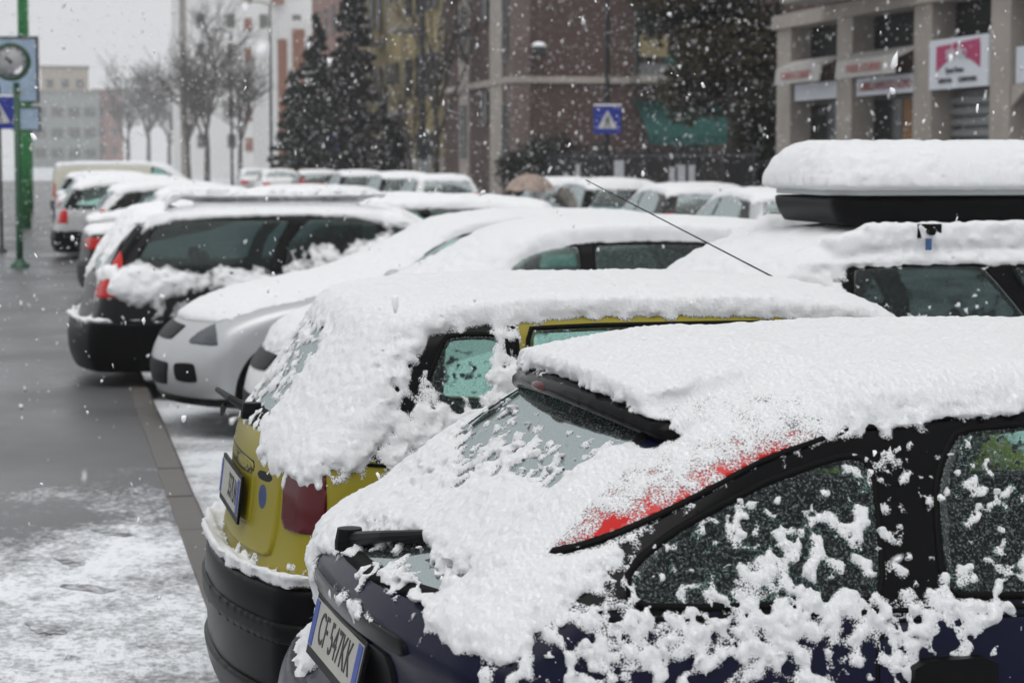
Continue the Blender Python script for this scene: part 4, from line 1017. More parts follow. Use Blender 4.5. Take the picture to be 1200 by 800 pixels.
k0 = kme.build('kerb_stone', M['kerb'], kb); k0.location = (0, -2, 0)
for i in range(1, 75):
    k = link('kerb_stone', k0.data, kb); k.location = (rng.uniform(-.004, .004), -2 + i, rng.uniform(-.004, .004))
fp = MB().box(11.2, 13.98, -20, 200, -.2, .13).build('far_pavement', M['road']); tag(fp, kind='structure')
lw = MB().box(-60, -11.01, -40, 300, -.2, .10).build('left_verge', M['road']); tag(lw, kind='structure')
# snow swept under and between the parked cars, uneven sheet over the bay ground
nx_, ny_ = 110, 330
X, Y = np.meshgrid(np.linspace(.725, 5.6, nx_), np.linspace(2.0, 26, ny_), indexing='ij')
Zs = .004 + .022 * np.clip(fbm(X.ravel(), Y.ravel(), 0 * X.ravel(), 1.1, 2, 5.) + .25, 0, 1) + .007 * fbm(X.ravel(), Y.ravel(), 0 * X.ravel(), 7, 3, 2.)
i, j = np.meshgrid(np.arange(nx_ - 1), np.arange(ny_ - 1), indexing='ij'); a = (i * ny_ + j).ravel()
so = mk('snow_on_ground', np.c_[X.ravel(), Y.ravel(), Zs], np.stack([a, a + ny_, a + ny_ + 1, a + 1], 1), ground_mat('slush', (.06, .06, .062), .4, .30, .52, None, 1.8, (1, 1, 1)), None, True)
tag(so, 'thin uneven snow on the parking bays between the cars', 'snow', kind='stuff')

# ------------------------------------------------------------------ building materials
def brick_mat(name, c1, c2, mortar, s=1.0):
    m = bpy.data.materials.new(name); m.use_nodes = True; n = m.node_tree; b = n.nodes['Principled BSDF']
    g = n.nodes.new('ShaderNodeTexCoord'); t = n.nodes.new('ShaderNodeTexBrick'); t.inputs['Scale'].default_value = 4.0 * s
    t.inputs['Color1'].default_value = (*c1, 1); t.inputs['Color2'].default_value = (*c2, 1); t.inputs['Mortar'].default_value = (*mortar, 1)
    mp = n.nodes.new('ShaderNodeMapping'); mp.inputs['Rotation'].default_value = (math.radians(90), 0, math.radians(45))
    n.links.new(g.outputs['Object'], mp.inputs[0]); n.links.new(mp.outputs[0], t.inputs[0])
    nz = n.nodes.new('ShaderNodeTexNoise'); nz.inputs['Scale'].default_value = .5; nz.inputs['Detail'].default_value = 6
    n.links.new(g.outputs['Object'], nz.inputs[0])
    x = n.nodes.new('ShaderNodeMix'); x.data_type = 'RGBA'; x.blend_type = 'MULTIPLY'; x.inputs[0].default_value = .5
    cr = n.nodes.new('ShaderNodeMapRange'); cr.inputs[1].default_value = .3; cr.inputs[2].default_value = .7; cr.inputs[3].default_value = .55; n.links.new(nz.outputs[0], cr.inputs[0])
    n.links.new(t.outputs[0], x.inputs[6]); n.links.new(cr.outputs[0], x.inputs[7]); n.links.new(x.outputs[2], b.inputs['Base Color'])
    b.inputs['Roughness'].default_value = .9
    return m
M['brick'] = brick_mat('brown_brick', (.085, .048, .041), (.062, .035, .030), (.095, .074, .065))
M['stone'] = pm('beige_stone', (.335, .300, .268), .85, noise=(1.6, .25), bump=(20, .3, .01))
M['stone_grey'] = pm('grey_stone', (.25, .23, .21), .85, noise=(1.3, .3), bump=(20, .3, .01))
M['mauve'] = pm('mauve_brick_pier', (.135, .10, .093), .9, noise=(1.5, .25))
M['ochre'] = pm('ochre_render', (.30, .24, .115), .9, noise=(.5, .25))
M['ochre_dark'] = pm('dark_ochre_render', (.20, .165, .09), .9, noise=(.5, .3))  # darker ochre for parapets and wall strips
M['pinkred'] = pm('pink_render', (.28, .18, .155), .9, noise=(.4, .2))
M['towerwhite'] = pm('white_tower_render', (.66, .66, .65), .9, noise=(.15, .08))
M['towerred'] = pm('brick_red_panels', (.24, .12, .085), .9)
M['window'] = pm('window_dark', (.010, .012, .014), .12, 0, .25)
M['window_frame'] = pm('window_frame', (.10, .10, .10), .6)
M['dark'] = pm('dark_interior', (.008, .008, .008), .8, noise=(2, .5))
M['shutter'] = pm('steel_shutter', (.20, .205, .21), .5, .2, noise=(1.5, .35))
M['awning_grey'] = pm('awning_grey', (.42, .41, .39), .85, noise=(3, .15))
M['signwhite'] = pm('sign_white', (.60, .63, .68), .5, noise=(2, .08))
M['signred'] = pm('sign_red', (.40, .16, .15), .6)
M['magenta'] = pm('sign_magenta', (.36, .018, .10), .55)
M['signgrey'] = pm('sign_dark_letters', (.06, .06, .065), .6)
M['teal'] = pm('teal_awning', (.002, .052, .045), .8, noise=(1.2, .25))
M['pole_green'] = pm('green_pole', (.014, .21, .045), .4, noise=(3, .25))
M['pole_dkgreen'] = pm('dark_green_pole', (.008, .07, .030), .4, noise=(3, .2))
M['pole_grey'] = pm('grey_pole', (.022, .022, .024), .5, 0, .3)
M['signblue'] = pm('sign_blue', (.010, .025, .27), .4)
M['signback'] = pm('sign_triangle', (.55, .55, .55), .5)
M['poster'] = pm('poster_paper', (.42, .43, .45), .7)
M['greengrey'] = pm('hazed_green_grey_cladding', (.24, .26, .25), .8, noise=(.1, .2))  # cladding kept pale and greyish, distance haze put into the colour
M['tan'] = pm('hazed_tan_cladding', (.40, .35, .28), .9)  # pale tan, part of the far-off haze painted into the colour
M['wood_shop'] = pm('warm_shop_interior', (.20, .11, .05), .8, noise=(1.5, .7))

def windows(parent, mats, rects, plane, axis, depth=.10, frame=.06, sgn=-1, name='window'):
    """rects (a0,a1,z0,z1) on the plane x=const (axis 'x') or y=const (axis 'y'), facing sgn"""
    for (a0, a1, z0, z1) in rects:
        p0, p1 = plane + sgn * .02, plane + sgn * .05
        b = MB(); c = MB(); lo, hi = min(p0, p1), max(p0, p1)
        def bx(mb, q0, q1, l, h, w0, w1):
            if axis == 'x': mb.box(l, h, q0, q1, w0, w1)
            else: mb.box(q0, q1, l, h, w0, w1)
        for (q0, q1, w0, w1) in ((a0, a0 + frame, z0, z1), (a1 - frame, a1, z0, z1), (a0 + frame, a1 - frame, z0, z0 + frame), (a0 + frame, a1 - frame, z1 - frame, z1), ((a0 + a1) / 2 - frame / 3, (a0 + a1) / 2 + frame / 3, z0 + frame, z1 - frame)):
            bx(b, q0, q1, lo, hi, w0, w1)
        w = b.build(name, mats[0], parent)
        l2, h2 = (plane + sgn * .012, plane + sgn * .028) if sgn > 0 else (plane - .028, plane - .012)
        bx(c, a0 + frame * .5, a1 - frame * .5, l2, h2, z0 + frame * .5, z1 - frame * .5); c.build('pane', mats[1], w)
WM = (M['window_frame'], M['window'])

# ------------------------------------------------------------------ shop building on the right
FX = 14.0
shop = empty('shop_building', (FX, 31, 0)); tag(shop, 'beige stone shop building with awnings and a pink sign, on the right', 'building')
def sb(name, x0, x1, y0, y1, z0, z1, mat, par=None):
    return MB().box(x0 - FX, x1 - FX, y0 - 31, y1 - 31, z0, z1).build(name, mat, par or shop)
ypx = lambda px: on_x(px, FX)
Yend = ypx(915)
sb('wall', FX + .45, FX + 9, 12, Yend, 0, 14, M['brick'])
sb('upper_wall', FX, FX + .449, 12, Yend, 4.62, 14, M['brick'])
pil = [(915, 931), (985, 1003), (1075, 1096), (1165, 1188), (1268, 1292), (1390, 1420)]
for a, b in pil: sb('pillar', FX - .12, FX + .44, ypx(b), ypx(a), .13, 4.35, M['stone'])
sb('cornice', FX - .22, FX + .44, 12, Yend + .05, 4.352, 4.615, M['stone'])
bays = [(pil[i][1], pil[i + 1][0]) for i in range(len(pil) - 1)]
def bay(i): return ypx(bays[i][1]), ypx(bays[i][0])
for i in range(5):
    y0, y1 = bay(i); y0 += .004; y1 -= .004
    t = sb('transom_panel', FX + .30, FX + .40, y0, y1, 3.72, 4.35, M['dark'])
    for k in range(6): sb('louvre', FX + .26, FX + .295, y0 + .05, y1 - .05, 3.76 + k * .095, 3.81 + k * .095, M['dark'], t)
    if i in (0, 1, 4):
        w = sb('shop_window', FX + .30, FX + .36, y0, y1, .5, 2.95, M['window_frame'])
        n_ = 3 if i != 1 else 2
        for k in range(n_):
            q0 = y0 + .08 + (y1 - y0 - .1) * k / n_; q1 = y0 - .02 + (y1 - y0 - .1) * (k + 1) / n_ + .06
            sb('pane', FX + .275, FX + .295, q0, q1, .6, 2.88, M['window'] if not (i == 1 and k == 0) else M['wood_shop'], w)
        sb('sign_board', FX - .05, FX + .06, y0 + .05, y1 - .05, 2.96, 3.27, M['signwhite'])
        # awning: roll case and a short sloping valance
        aw = MB().add([(x - FX, y - 31, z) for y in (y0 + .02, y1 - .02) for (x, z) in ((FX - .06, 3.72), (FX - .42, 3.56), (FX - .45, 3.26), (FX - .425, 3.26), (FX - .39, 3.52), (FX - .06, 3.66))],
                      [(0, 1, 2, 3, 4, 5), (11, 10, 9, 8, 7, 6)] + [(k, (k + 1) % 6 + 6 * 0, (k + 1) % 6 + 6, k + 6) for k in range(6)])
        aw = aw.build('awning', M['awning_grey'], shop)
        sb('awning_snow', FX - .40, FX - .07, y0 + .05, y1 - .05, 3.725, 3.75, M['snow_far'], aw) if False else None
def shop_text(body, size, y, z, x, mat, par, sx=1.0, name='lettering'):
    # facing -x, reading direction from larger y to smaller y
    Mx = Matrix.Translation((x - FX, y - 31, z)) @ Matrix(((0, 0, -1, 0), (-1, 0, 0, 0), (0, 1, 0, 0), (0, 0, 0, 1)))
    return text_mesh(name, body, size, mat, par, Mx, .006, sx)
y0, y1 = bay(0); shop_text('PARRUCCHIERE', .20, (y0 + y1) / 2, 3.40, FX - .465, M['signred'], shop, 1.1)
y0, y1 = bay(1); shop_text('PARRUCCHIERE', .20, (y0 + y1) / 2, 3.40, FX - .465, M['signred'], shop, 1.1); shop_text('ABBIGLIAMENTO UOMO', .22, (y0 + y1) / 2, 3.10, FX - .06, M['signred'], shop, .95)
# bay 3: big white sign with magenta block, roller shutter below
y0, y1 = bay(2); W3 = y1 - y0
sgn = sb('shop_sign', FX - .16, FX - .04, y0 + .01, y1 - .01, 2.96, 3.74, M['signwhite'])
def mag(pts, mat, name, x=FX - .175): 
    return MB().prism([(y1 - .06 - a * (W3 - .12) - 31, 2.96 + b * .78) for a, b in pts], 'x', x - FX, x + .014 - FX).build(name, mat, sgn)
mag([(.12, .86), (.38, .88), (.38, .60), (.22, .46), (.12, .36)], M['magenta'], 'magenta_block')
mag([(.42, .89), (.50, .90), (.50, .64), (.42, .62)], M['magenta'], 'magenta_block')
mag([(.56, .90), (.90, .93), (.90, .38), (.76, .52), (.56, .64)], M['magenta'], 'magenta_block')
shop_text('SPAZIO', .20, y1 - W3 * .5, 3.48, FX - .19, M['signwhite'], sgn, 1.15)
shop_text('Sposa Uomo', .13, y1 - W3 * .46, 3.24, FX - .175, M['signgrey'], sgn, 1.0)
shop_text('ABITI DA', .11, y1 - W3 * .30, 3.08, FX - .175, M['signgrey'], sgn, 1.15); shop_text('CERIMONIA', .11, y1 - W3 * .68, 3.08, FX - .175, M['signgrey'], sgn, 1.15)
sh = sb('roller_shutter', FX + .30, FX + .36, y0 + .004, y1 - .004, .13, 2.95, M['shutter'])
for k in range(16): sb('shutter_slat', FX + .20, FX + .298, y0 + .03, y1 - .03, .18 + k * .17, .28 + k * .17, M['shutter'], sh)
y0, y1 = bay(3); sh = sb('roller_shutter', FX + .30, FX + .36, y0 + .004, y1 - .004, .13, 2.95, M['shutter'])
sb('sign_board', FX - .05, FX + .06, y0 + .05, y1 - .05, 2.96, 3.5, M['signwhite'])
ar = MB().prism([(ypx(1188) - .02 - 31 - t * 2.2, 2.62 + .38 * math.sin(math.pi * t)) for t in np.linspace(0, 1, 9)] + [(ypx(1188) - 2.22 - 31, 2.95), (ypx(1188) - .02 - 31, 2.95)], 'x', -.10, -.06)
ar.build('arch_panel', M['stone'], shop)
bal = sb('balcony', FX - 1.05, FX - .001, ypx(1085), ypx(975), 4.64, 4.84, M['stone_grey'])
for k in range(14):
    yy = ypx(1082) + (ypx(978) - ypx(1082)) * k / 13; sb('baluster', FX - 1.02, FX - .99, yy - .02, yy + .02, 4.84, 5.75, M['pole_grey'], bal)
sb('handrail', FX - 1.04, FX - .97, ypx(1085), ypx(975), 5.75, 5.80, M['pole_grey'], bal)
windows(shop, WM, [(ypx(p) - 31 - .7, ypx(p) - 31 + .7, z, z + 1.7) for p in (945, 1030, 1130) for z in (5.6, 9.0)], 0, 'x')
# potted flowers on the balcony corner
pt = MB().lathe([(.001, 0), (.12, 0), (.16, .22), (.13, .22), (.12, .2), (.001, .2)], 12).build('plant_pot', M['towerred'], None); pt.location = (FX - .85, ypx(985), 4.84)
tag(pt, 'plant in a terracotta pot on the balcony corner above the shops', 'plant pot')

# ------------------------------------------------------------------ brick building
BY = 64.5
brk = empty('brick_building', (FX, BY, 0)); tag(brk, 'dark brown brick apartment building with beige bands, behind the crossing sign', 'building')
def bb(name, x0, x1, y0, y1, z0, z1, mat, par=None): return MB().box(x0 - FX, x1 - FX, y0 - BY, y1 - BY, z0, z1).build(name, mat, par or brk)
bb('wall', FX, FX + 18, BY, 76.4, 0, 19, M['brick'])
for z in (4.20, 7.6, 11.0, 14.4): bb('floor_band', FX - .10, FX + 18, BY - .10, 76.4, z, z + .20, M['stone'])
bb('corner_pier', FX - .06, FX + .50, BY - .06, BY + .9, .13, 4.19, M['mauve'])
for i, z in enumerate((4.41, 7.81, 11.21)): bb('corner_pier', FX - .05, FX + .50, BY - .05, BY + .9, z, z + 3.18, M['mauve'])
for (pa, pb) in ((540, 551), (576, 590)):
    for z in (.13, 4.41, 7.81, 11.21): bb('pier', FX - .055, FX + .1, ypx(pb), ypx(pa), z, z + (3.18 if z > 1 else 4.05), M['stone'])
y_a, y_b = ypx(549), ypx(543)
windows(brk, WM, [(y_a - BY, y_b - BY, z, z + 1.8) for z in (1.9, 5.2, 8.6, 12.0)] + [(ypx(598) - BY, ypx(592) - BY, z, z + 2.2) for z in (1.4, 4.9, 8.3)] + [(ypx(574) - BY, ypx(568) - BY, z, z + 1.0) for z in (3.0, 6.3, 9.7)], -.06, 'x')
ex = lambda px: at(px, 0, (BY - .0) / (CY - (px - 600) / 2500 * SY)).x
# end wall towards the garden: balcony stack, lamp, green awnings
for z in (4.42, 7.82, 11.2):
    b_ = bb('balcony', ex(737), ex(770), BY - 1.2, BY - .101, z - .22, z, M['stone_grey'])
    bb('parapet', ex(737), ex(770), BY - 1.2, BY - 1.1, z, z + .35, M['window_frame'], b_)
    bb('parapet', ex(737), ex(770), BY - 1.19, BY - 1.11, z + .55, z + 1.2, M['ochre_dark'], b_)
windows(brk, WM, [(ex(742) - FX, ex(765) - FX, z, z + 2.1) for z in (4.5, 7.9, 11.3)], 0, 'y')
windows(brk, WM, [(ex(790) - FX, ex(825) - FX, z, z + 2.1) for z in (.6, 4.6, 7.9)], 0, 'y')
def awning(name, x0, x1, z0, z1, out, mat):
    v = [(x - FX, yy, z) for x in (x0, x1) for (yy, z) in ((-.02, z1), (-out, z0 + .28), (-out, z0), (-out + .03, z0), (-out + .03, z0 + .26), (-.02, z1 - .05))]
    # slightly flared towards its front edge
    return MB().add(v, [(0, 1, 2, 3, 4, 5), (11, 10, 9, 8, 7, 6)] + [(k, (k + 1) % 6, (k + 1) % 6 + 6, k + 6) for k in range(6)]).build(name, mat, brk)
awning('awning', ex(743), ex(840), 2.30, 3.70, 1.6, M['teal'])
awning('awning', ex(768), ex(808), 4.55, 5.35, 1.0, M['teal'])
awning('awning', ex(758), ex(800), 6.6, 7.4, .6, M['teal'])
lm = MB(); lm.tube([(ex(627) - FX, -.02, 5.0), (ex(627) - FX, -.35, 5.1)], .04, 8); lm.lathe([(.001, .32), (.18, .28), (.26, .1), (.24, 0), (.001, -.02)], 14, 'z', (ex(627) - FX, -.5, 5.0))
lm = lm.build('wall_lamp', M['pole_grey'], brk, True)
MB().lathe([(.001, .40), (.15, .37), (.24, .26), (.20, .24), (.001, .26)], 14, 'z', (ex(627) - FX, -.5, 5.03)).build('snow_cap', M['flake'], lm, True)

# ------------------------------------------------------------------ ochre, pink and white buildings down the street
och = empty('ochre_building', (FX, 76.4, 0)); tag(och, 'ochre apartment building with grey balconies, left of the brick building', 'building')
def ob(name, x0, x1, y0, y1, z0, z1, mat, par=None): return MB().box(x0 - FX, x1 - FX, y0 - 76.4, y1 - 76.4, z0, z1).build(name, mat, par or och)
ob('wall', FX + .3, FX + 14, 76.42, 99, 0, 21, M['ochre'])
ob('base_wall', FX + .2, FX + .299, 76.42, 99, .13, 1.9, M['stone_grey'])
for i, (y, w_) in enumerate(((82.0, 2.4), (92.0, 2.6))):
    for z in (3.6, 6.8, 10.0, 13.2):
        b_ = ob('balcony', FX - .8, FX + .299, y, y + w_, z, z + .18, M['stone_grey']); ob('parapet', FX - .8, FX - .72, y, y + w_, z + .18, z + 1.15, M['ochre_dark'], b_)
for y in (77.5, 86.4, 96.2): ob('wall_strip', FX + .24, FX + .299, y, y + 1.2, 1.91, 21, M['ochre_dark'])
windows(och, WM, [(y - 76.4, y - 76.4 + 1.1, z, z + 1.6) for y in (78.9, 80.4, 82.6, 85.0, 88.2, 90.2, 92.8, 95.0, 97.4) for z in (1.3, 4.3, 7.5, 10.7, 13.9)], .24, 'x')
pk = empty('pink_building', (FX, 100, 0)); tag(pk, 'pink-red rendered building rising behind the conifers', 'building')
MB().box(.5, 14, 0, 20, 0, 17).build('wall', M['pinkred'], pk); MB().box(.3, 14.2, -.2, 20.2, 17.01, 17.4).build('roof', M['stone_grey'], pk)
windows(pk, WM, [(y, y + 1.2, z, z + 1.6) for y in (1, 4, 7, 10, 13, 16) for z in (2.2, 5.2, 8.2, 11.2, 14.2)], .5, 'x')
rp = empty('red_panel_building', (15.8, 150, 0)); tag(rp, 'narrow white block with brick-red vertical panels, left of the conifers', 'building')
MB().box(0, 14, 0, 20, 0, 11.5).build('wall', M['towerwhite'], rp)
for (x0, x1, z1) in ((-.1, .55, 10.2), (.95, 1.8, 10.9), (3.2, 4.0, 11.3)): MB().box(x0, x1, -.12, -.01, 0, z1).build('red_panel', M['towerred'], rp)
windows(rp, WM, [(x, x + 1.0, z, z + 1.4) for x in (2.0, 5.15) for z in (2, 5, 8)], 0, 'y')
tw0 = at(215, 187, 215); tw1 = at(384, 187, 222)
tw = empty('tower_block', (tw0.x, tw0.y, 0)); tag(tw, 'tall pale tower block fading in the snowfall, behind the bare trees', 'building')
TW = tw1.x - tw0.x
MB().box(0, TW, 0, 16, 0, 44).build('wall', M['towerwhite'], tw); MB().box(-.3, TW + .3, -.3, 16.3, 44.01, 44.8).build('roof', M['stone_grey'], tw)
MB().box(-.12, .5, -.12, -.01, 0, 44).build('corner_strip', M['stone_grey'], tw)
for k in range(13):
    z = 2.4 + k * 3.0
    b_ = MB().box(TW * .60, TW * .68, -.9, -.01, z, z + 1.05).build('balcony', M['towerred'], tw)
    MB().box(TW * .42, TW * .47, -.10, -.01, z + .3, z + 1.6).build('red_shutter', M['towerred'], tw)
windows(tw, (M['stone_grey'], M['window_frame']), [(TW * f, TW * f + .9, 3 + k * 3.0, 4.4 + k * 3.0) for f in (.10, .30, .52, .74, .88) for k in range(13)], 0, 'y', frame=.10)
g0 = at(38, 187, 490)
gb = empty('office_building', (g0.x, g0.y, 0)); gb.scale = (1.48,) * 3; tag(gb, 'low green-grey building at the far end of the street, left', 'building')
MB().box(0, 10.5, 0, 14, 0, 11.6).build('wall', M['greengrey'], gb); MB().box(-.2, 10.7, -.2, 14, 11.61, 12).build('roof', M['stone_grey'], gb)
windows(gb, (M['stone_grey'], M['window_frame']), [(x, x + 1.8, z, z + 1.5) for x in (.6, 3.2, 5.8, 8.2) for z in (1.5, 4.6, 7.8)], 0, 'y')
g1 = at(52, 187, 518); tb = empty('tan_building', (g1.x, g1.y, 0)); tb.scale = (1.47,) * 3; tag(tb, 'tan block rising above the green-grey building, far left', 'building')
MB().box(0, 7.6, 0, 10, 0, 16.2).build('wall', M['tan'], tb); MB().box(-.2, 7.8, -.2, 10, 16.21, 16.6).build('roof', M['stone_grey'], tb)
windows(tb, (M['stone_grey'], M['window_frame']), [(x, x + 1.2, 13.0, 14.4) for x in (.8, 3.2, 5.6)], 0, 'y')
g2 = at(113, 187, 495); rb_ = empty('brick_block', (g2.x, g2.y, 0)); rb_.scale = (1.48,) * 3; tag(rb_, 'small reddish block right of the green-grey building, far left', 'building')
MB().box(0, 4.4, 0, 10, 0, 11.8).build('wall', M['pinkred'], rb_); MB().box(-.2, 4.6, -.2, 10, 11.81, 12.2).build('roof', M['stone_grey'], rb_)
windows(rb_, (M['stone_grey'], M['window_frame']), [(x, x + 1.0, z, z + 1.4) for x in (.6, 2.6) for z in (2, 5, 8)], 0, 'y')

# ------------------------------------------------------------------ trees
def leaf_mat(name, c, var=.5, rough=.8):
    m = pm(name, c, rough, noise=(1.3, var)); return m
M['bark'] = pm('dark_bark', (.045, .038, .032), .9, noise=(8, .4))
M['bark_far'] = pm('haze_paled_bark', (.12, .112, .105), .9, noise=(3, .3))  # bark lightened so the colour itself imitates haze over distance
M['needle'] = leaf_mat('conifer_needles', (.016, .028, .016))
M['needle_brown'] = leaf_mat('brown_conifer_needles', (.018, .016, .014))
M['ever'] = leaf_mat('evergreen_leaves', (.018, .017, .010), .6)
M['ever_gold'] = leaf_mat('bronze_leaves', (.055, .040, .016), .5)
M['hedge'] = leaf_mat('hedge_leaves', (.014, .020, .012), .6)
def leaves(P, size, r, flat=.5, up=None):
    """a small folded leaf face at every point"""
    n = len(P); a = r.normal(size=(n, 3)); a[:, 2] *= flat; a /= np.linalg.norm(a, axis=1)[:, None]
    c = r.normal(size=(n, 3)); b = np.cross(a, c); b /= np.linalg.norm(b, axis=1)[:, None] + 1e-9
    s = (size * r.uniform(.6, 1.4, n))[:, None]
    V = np.stack([P - a * s, P + b * s * .5, P + a * s, P - b * s * .5], 1).reshape(-1, 3)
    i = np.arange(n)[:, None] * 4
    return V, np.hstack([i, i + 1, i + 2, i + 3])
def branches(mb, p, d, L_, r, depth, rnd, spread=.55, nb=3, minr=.006, up=.10):
    n = 4; pts = [Vector(p)]; dd = Vector(d)
    for i in range(n):
        dd = (dd + Vector((rnd.gauss(0, .13), rnd.gauss(0, .13), rnd.gauss(up, .08)))).normalized(); pts.append(pts[-1] + dd * L_ / n)
    mb.tube(pts, [max(minr, r * (1 - .5 * i / n)) for i in range(n + 1)], 6 if r > .04 else 4 if r > .015 else 3, cap=False)
    if depth == 0: return
    for k in range(nb + (1 if depth > 2 else 2)):
        i = rnd.randint(1, n); a = rnd.uniform(0, 6.28); o = dd.orthogonal().normalized(); o.rotate(Matrix.Rotation(a, 3, dd))
        nd = (dd * rnd.uniform(.5, 1) + o * rnd.uniform(spread * .6, spread * 1.5)).normalized()
        branches(mb, pts[i], nd, L_ * rnd.uniform(.5, .78), r * rnd.uniform(.42, .6), depth - 1, rnd, spread, nb, minr, up)
def bare_tree(loc, h, label, seed, mat, r=.14, depth=4, minr=.010, spread=.55, group='bare street trees'):
    rnd = random.Random(seed); root = empty('bare_tree', loc); tag(root, label, 'tree', group)
    t = MB(); pts = [Vector((rnd.gauss(0, .01) * i, rnd.gauss(0, .01) * i, h * .32 * i / 4)) for i in range(5)]; t.tube(pts, [r * 1.25, r * 1.05, r, r * .9, r * .8], 8)
    t.build('trunk', mat, root, True)
    c = MB()
    for k in range(5):
        a = k * 1.256 + rnd.uniform(-.4, .4); sp_ = rnd.uniform(.15, spread)
        branches(c, pts[-1 if k < 3 else 3], (math.cos(a) * sp_, math.sin(a) * sp_, 1), h * .36, r * .55, depth - 1, rnd, spread, 3, minr)
    c.build('crown', mat, root, False); return root
def conifer(loc, h, rad, label, seed, mat, n=9000, size=.10, z0=.08, snow=.03, group='conifers in front of the ochre building'):
    r = np.random.default_rng(seed); root = empty('conifer', loc); tag(root, label, 'tree', group)
    MB().tube([(0, 0, 0), (0, 0, h * .5), (0, 0, h * .97)], [.16, .10, .02], 8).build('trunk', M['bark'], root, True)
    # whorls of drooping boughs, each a spray of short needle faces
    P = []
    nb = int(h * 16)
    for k in range(nb):
        f = z0 + (1 - z0) * (k + r.random()) / nb; L_ = rad * (1 - f) ** .8 * r.uniform(.7, 1.18) + .08; a = r.uniform(0, 6.283)
        m = max(12, int(n * (L_ / rad) ** 1.3 / nb * 1.9)); t = r.random(m) ** .6
        w = .16 * L_ * (1.1 - t)
        x = t * L_; P.append(np.c_[math.cos(a) * x + r.normal(0, 1, m) * w, math.sin(a) * x + r.normal(0, 1, m) * w, f * h - .28 * x + .10 * x * x / L_ + r.normal(0, .05, m)])
    P = np.vstack(P); V, Q = leaves(P, size, r, .5)
    mi = (r.random(len(Q)) < snow).astype(np.int32)
    mk('crown', V, Q, [mat, M['flake']], root, False, midx=mi); return root
def gp(px, d): p = at(px, 187, d); return (p.x, p.y, 0)
conifer(gp(372, 97), 8.4, 2.1, 'pointed dark green conifer, left of the brown one, behind the small crossing sign', 5, M['needle'], 20000, .12)
conifer(gp(344, 100), 6.0, 1.3, 'smallest conifer, at the left foot of the pointed green one', 6, M['needle'], 10000, .12)
conifer(gp(414, 92), 11.5, 1.6, 'tallest dark brown conifer, right of the pointed green one', 8, M['needle_brown'], 26000, .12)
conifer(gp(458, 88), 4.9, 1.7, 'low dark conifer against the ochre building, right of the tallest one', 9, M['needle_brown'], 16000, .12)
bare_tree(gp(512, 72), 10.5, 'slender bare tree in front of the ochre building beside a dark pole', 11, M['bark'], .12, 3, .008, .35)
bare_tree(gp(482, 80), 7.0, 'small twiggy bare tree before the ochre wall, left of the slender one', 12, M['bark'], .07, 3, .008, .5)
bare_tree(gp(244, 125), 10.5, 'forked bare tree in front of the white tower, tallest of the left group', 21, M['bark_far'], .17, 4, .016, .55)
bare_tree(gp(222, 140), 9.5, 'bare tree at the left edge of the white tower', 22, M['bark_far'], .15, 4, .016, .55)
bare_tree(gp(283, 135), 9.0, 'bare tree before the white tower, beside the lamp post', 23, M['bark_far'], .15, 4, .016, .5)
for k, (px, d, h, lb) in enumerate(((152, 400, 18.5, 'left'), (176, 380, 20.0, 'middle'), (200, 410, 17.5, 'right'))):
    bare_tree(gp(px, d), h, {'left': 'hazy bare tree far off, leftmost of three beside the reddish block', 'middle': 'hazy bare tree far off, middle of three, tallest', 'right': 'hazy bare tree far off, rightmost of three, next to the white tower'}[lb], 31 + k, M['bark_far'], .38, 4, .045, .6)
def bushy(name, loc, blobs, n, size, mats, label, cat, seed, group=None, trunk=None, snow=.02):
    r = np.random.default_rng(seed); root = empty(name, loc); tag(root, label, cat, group)
    if trunk: 
        b = MB(); b.tube([(0, 0, 0), (.08, 0, trunk * .5), (0, .05, trunk)], [.22, .17, .12], 8)
        for (cx, cy_, cz, rx, rz) in blobs[:6]: b.tube([(0, .03, trunk * .75), (cx * .5, cy_ * .5, (trunk * .75 + cz) / 2), (cx, cy_, cz)], [.09, .06, .03], 5)
        b.build('trunk', M['bark'], root, True)
    P = []; mi = []
    tot = sum(b[3] ** 2 * b[4] for b in blobs)
    for (cx, cy_, cz, rx, rz) in blobs:
        m = int(n * rx * rx * rz / tot); d = r.normal(size=(m, 3)); d /= np.linalg.norm(d, axis=1)[:, None]
        rad = r.random(m) ** .45
        p = np.c_[cx + d[:, 0] * rx * rad, cy_ + d[:, 1] * rx * rad, cz + d[:, 2] * rz * rad]
        keep = fbm(p[:, 0], p[:, 1], p[:, 2], 1.9, 2, seed) > -.22
        P.append(p[keep]); mi.append(np.full(keep.sum(), 1 if (len(mats) > 1 and r.random() < .45) else 0))
    P = np.vstack(P); mi = np.concatenate(mi); V, Q = leaves(P, size, r, .7)
    mi[r.random(len(mi)) < snow] = 2
    mk('crown', V, Q, [mats[0], mats[-1], M['flake']], root, False, midx=mi.astype(np.int32)); return root
rr = random.Random(4)
blobs = [(rr.gauss(0, .95), rr.gauss(0, .9), rr.uniform(3.2, 9.5), rr.uniform(.7, 1.2), rr.uniform(.6, 1.0)) for _ in range(34)] + [(.9, -.2, 2.6, .8, .7), (1.3, .1, 1.9, .6, .6), (1.0, -.4, 3.4, .9, .8)]
bushy('evergreen_tree', gp(856, 48), blobs, 60000, .085, [M['ever'], M['ever_gold']], 'large dark evergreen tree between the green awning and the shop building', 'tree', 14, trunk=5.0)
hb = [(rr.uniform(-1.5, 1.5), rr.gauss(0, .25), rr.uniform(.5, 2.3), rr.uniform(.4, .65), rr.uniform(.4, .6)) for _ in range(22)]
bushy('hedge', gp(655, 61), hb, 9000, .07, [M['hedge'], M['ever']], 'dark clipped hedge at the foot of the brick building', 'hedge', 15)
